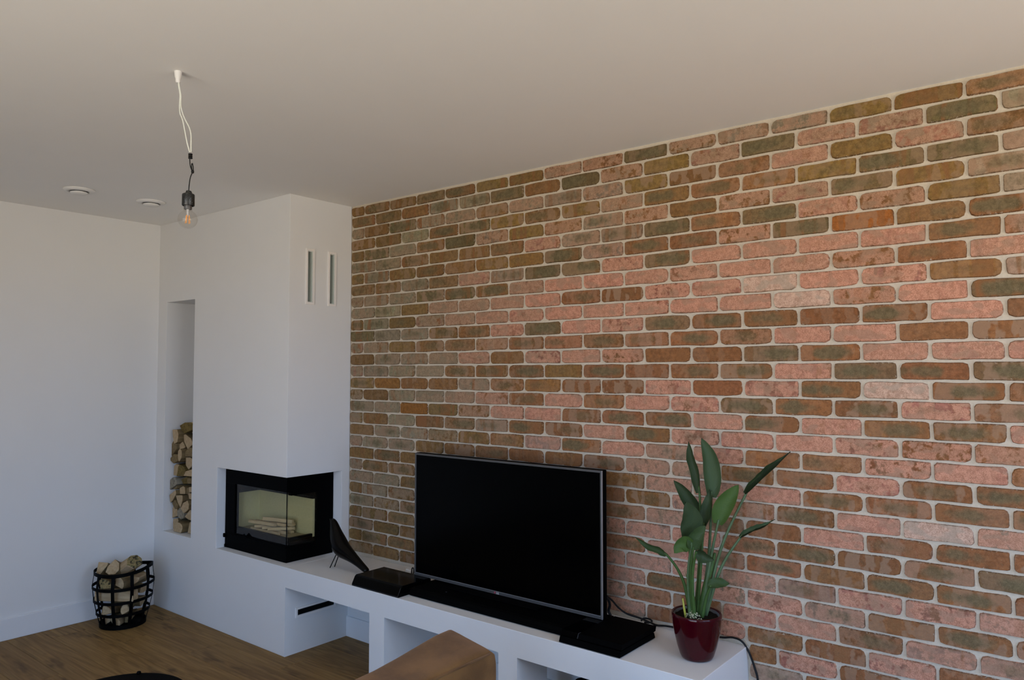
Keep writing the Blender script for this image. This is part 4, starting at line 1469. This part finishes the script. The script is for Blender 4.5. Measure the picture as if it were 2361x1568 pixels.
def soft_box(nm, x0_, x1_, y0_, y1_, z0_, z1_, par, puff=.02, seed=1, nx=8, ny=20, nz=8, rad=.05):
    bm = bmesh.new()
    bmesh.ops.create_cube(bm, size=2)
    bmesh.ops.subdivide_edges(bm, edges=bm.edges[:], cuts=9, use_grid_fill=True)
    hx, hy, hz = (x1_ - x0_) / 2, (y1_ - y0_) / 2, (z1_ - z0_) / 2
    for v in bm.verts:
        p_ = Vector((v.co.x * hx, v.co.y * hy, v.co.z * hz))
        inn = Vector((max(-hx + rad, min(hx - rad, p_.x)), max(-hy + rad, min(hy - rad, p_.y)), max(-hz + rad, min(hz - rad, p_.z))))
        d_ = p_ - inn
        if d_.length > 1e-6:
            p_ = inn + d_.normalized() * min(rad, d_.length)
        p_.z += puff * math.sin(p_.y * 9 + seed) * (v.co.z > .5) * .4 - puff * .8 * (1 - abs(v.co.y)) * 0
        if nm == 'backrest':
            p_.z += .040 * math.exp(-((p_.y - hy) / .16) ** 2) * (v.co.z > .5) * max(0.0, .75 - .5 * v.co.x)
        p_.x += puff * .25 * math.sin(p_.y * 11 + seed * 2) * (1 - v.co.z ** 2)
        v.co = p_
    me = bpy.data.meshes.new(nm)
    bm.to_mesh(me)
    bm.free()
    me.materials.append(MATS['brown_suede'])
    ob = bpy.data.objects.new(nm, me)
    finish(ob, par, smooth='all', loc=Vector(((x0_ + x1_) / 2, (y0_ + y1_) / 2, (z0_ + z1_) / 2)) - so)
    sd_ = ob.modifiers.new('s', 'SUBSURF')
    sd_.levels = sd_.render_levels = 1
    return ob


soft_box('backrest', 1.995, 2.20, -2.95, -1.195, .14, .757, sf, .02, 1, rad=.028)
soft_box('seat', 2.202, 2.88, -2.95, -1.195, .14, .42, sf, .01, 2, rad=.05)
# piped seam along the near top edge and down the end
MB().tube(local([(2.190, -2.90, .751), (2.191, -2.2, .752), (2.190, -1.6, .752), (2.189, -1.24, .752)], so), .0035, 8).build('seam', 'brown_suede', sf, smooth='all')
for fx in (2.06, 2.82):
    for fy in (-2.88, -1.27):
        MB().lathe([(.018, .001), (.022, .14)], 16, c=(fx - so.x, fy - so.y, 0)).build('foot', 'black_matt', sf)

# ------------------------------------------------------------------ low round table
TC = Vector((.785, -1.726, 0))
tb = empty('side_table', TC, 'low round black table whose rim shows at the bottom edge', 'table')
MB().lathe([(.0005, .385), (.236, .385), (.244, .388), (.247, .394), (.247, .401), (.244, .4030), (.238, .4030), (.0005, .4020)], 72, cap=False).build('tray_top', 'black_matt', tb, smooth=True)
ka = math.atan2(-1.546 - TC.y, .600 - TC.x)
MB().lathe([(.0005, 0), (.007, 0), (.009, .006), (.007, .012), (.0005, .0135)], 16, c=(.236 * math.cos(ka), .236 * math.sin(ka), .400), cap=False).build('knob', 'black_gloss', tb, smooth='all')
for k in range(3):
    a = .4 + k * 2 * PI / 3
    MB().tube([(.20 * math.cos(a), .20 * math.sin(a), .001), (.16 * math.cos(a), .16 * math.sin(a), .386)], .009, 10).build('leg', 'black_iron', tb, smooth=True)
MB().tube([(.178 * math.cos(a / 24 * 2 * PI), .178 * math.sin(a / 24 * 2 * PI), .20) for a in range(25)], .005, 8).build('leg_ring', 'black_iron', tb, smooth='all')

# dark object in the third bench bay
bx = empty('dark_pouch', (1.845, -.20, 0), 'dark rounded bag tucked under the bench behind the third opening', 'bag')
MB().lathe([(.001, .001), (.10, .001), (.135, .05), (.14, .15), (.11, .215), (.05, .24), (.03, .258), (.001, .263)], 28, cap=False).build('body', 'black_matt', bx, smooth='all')
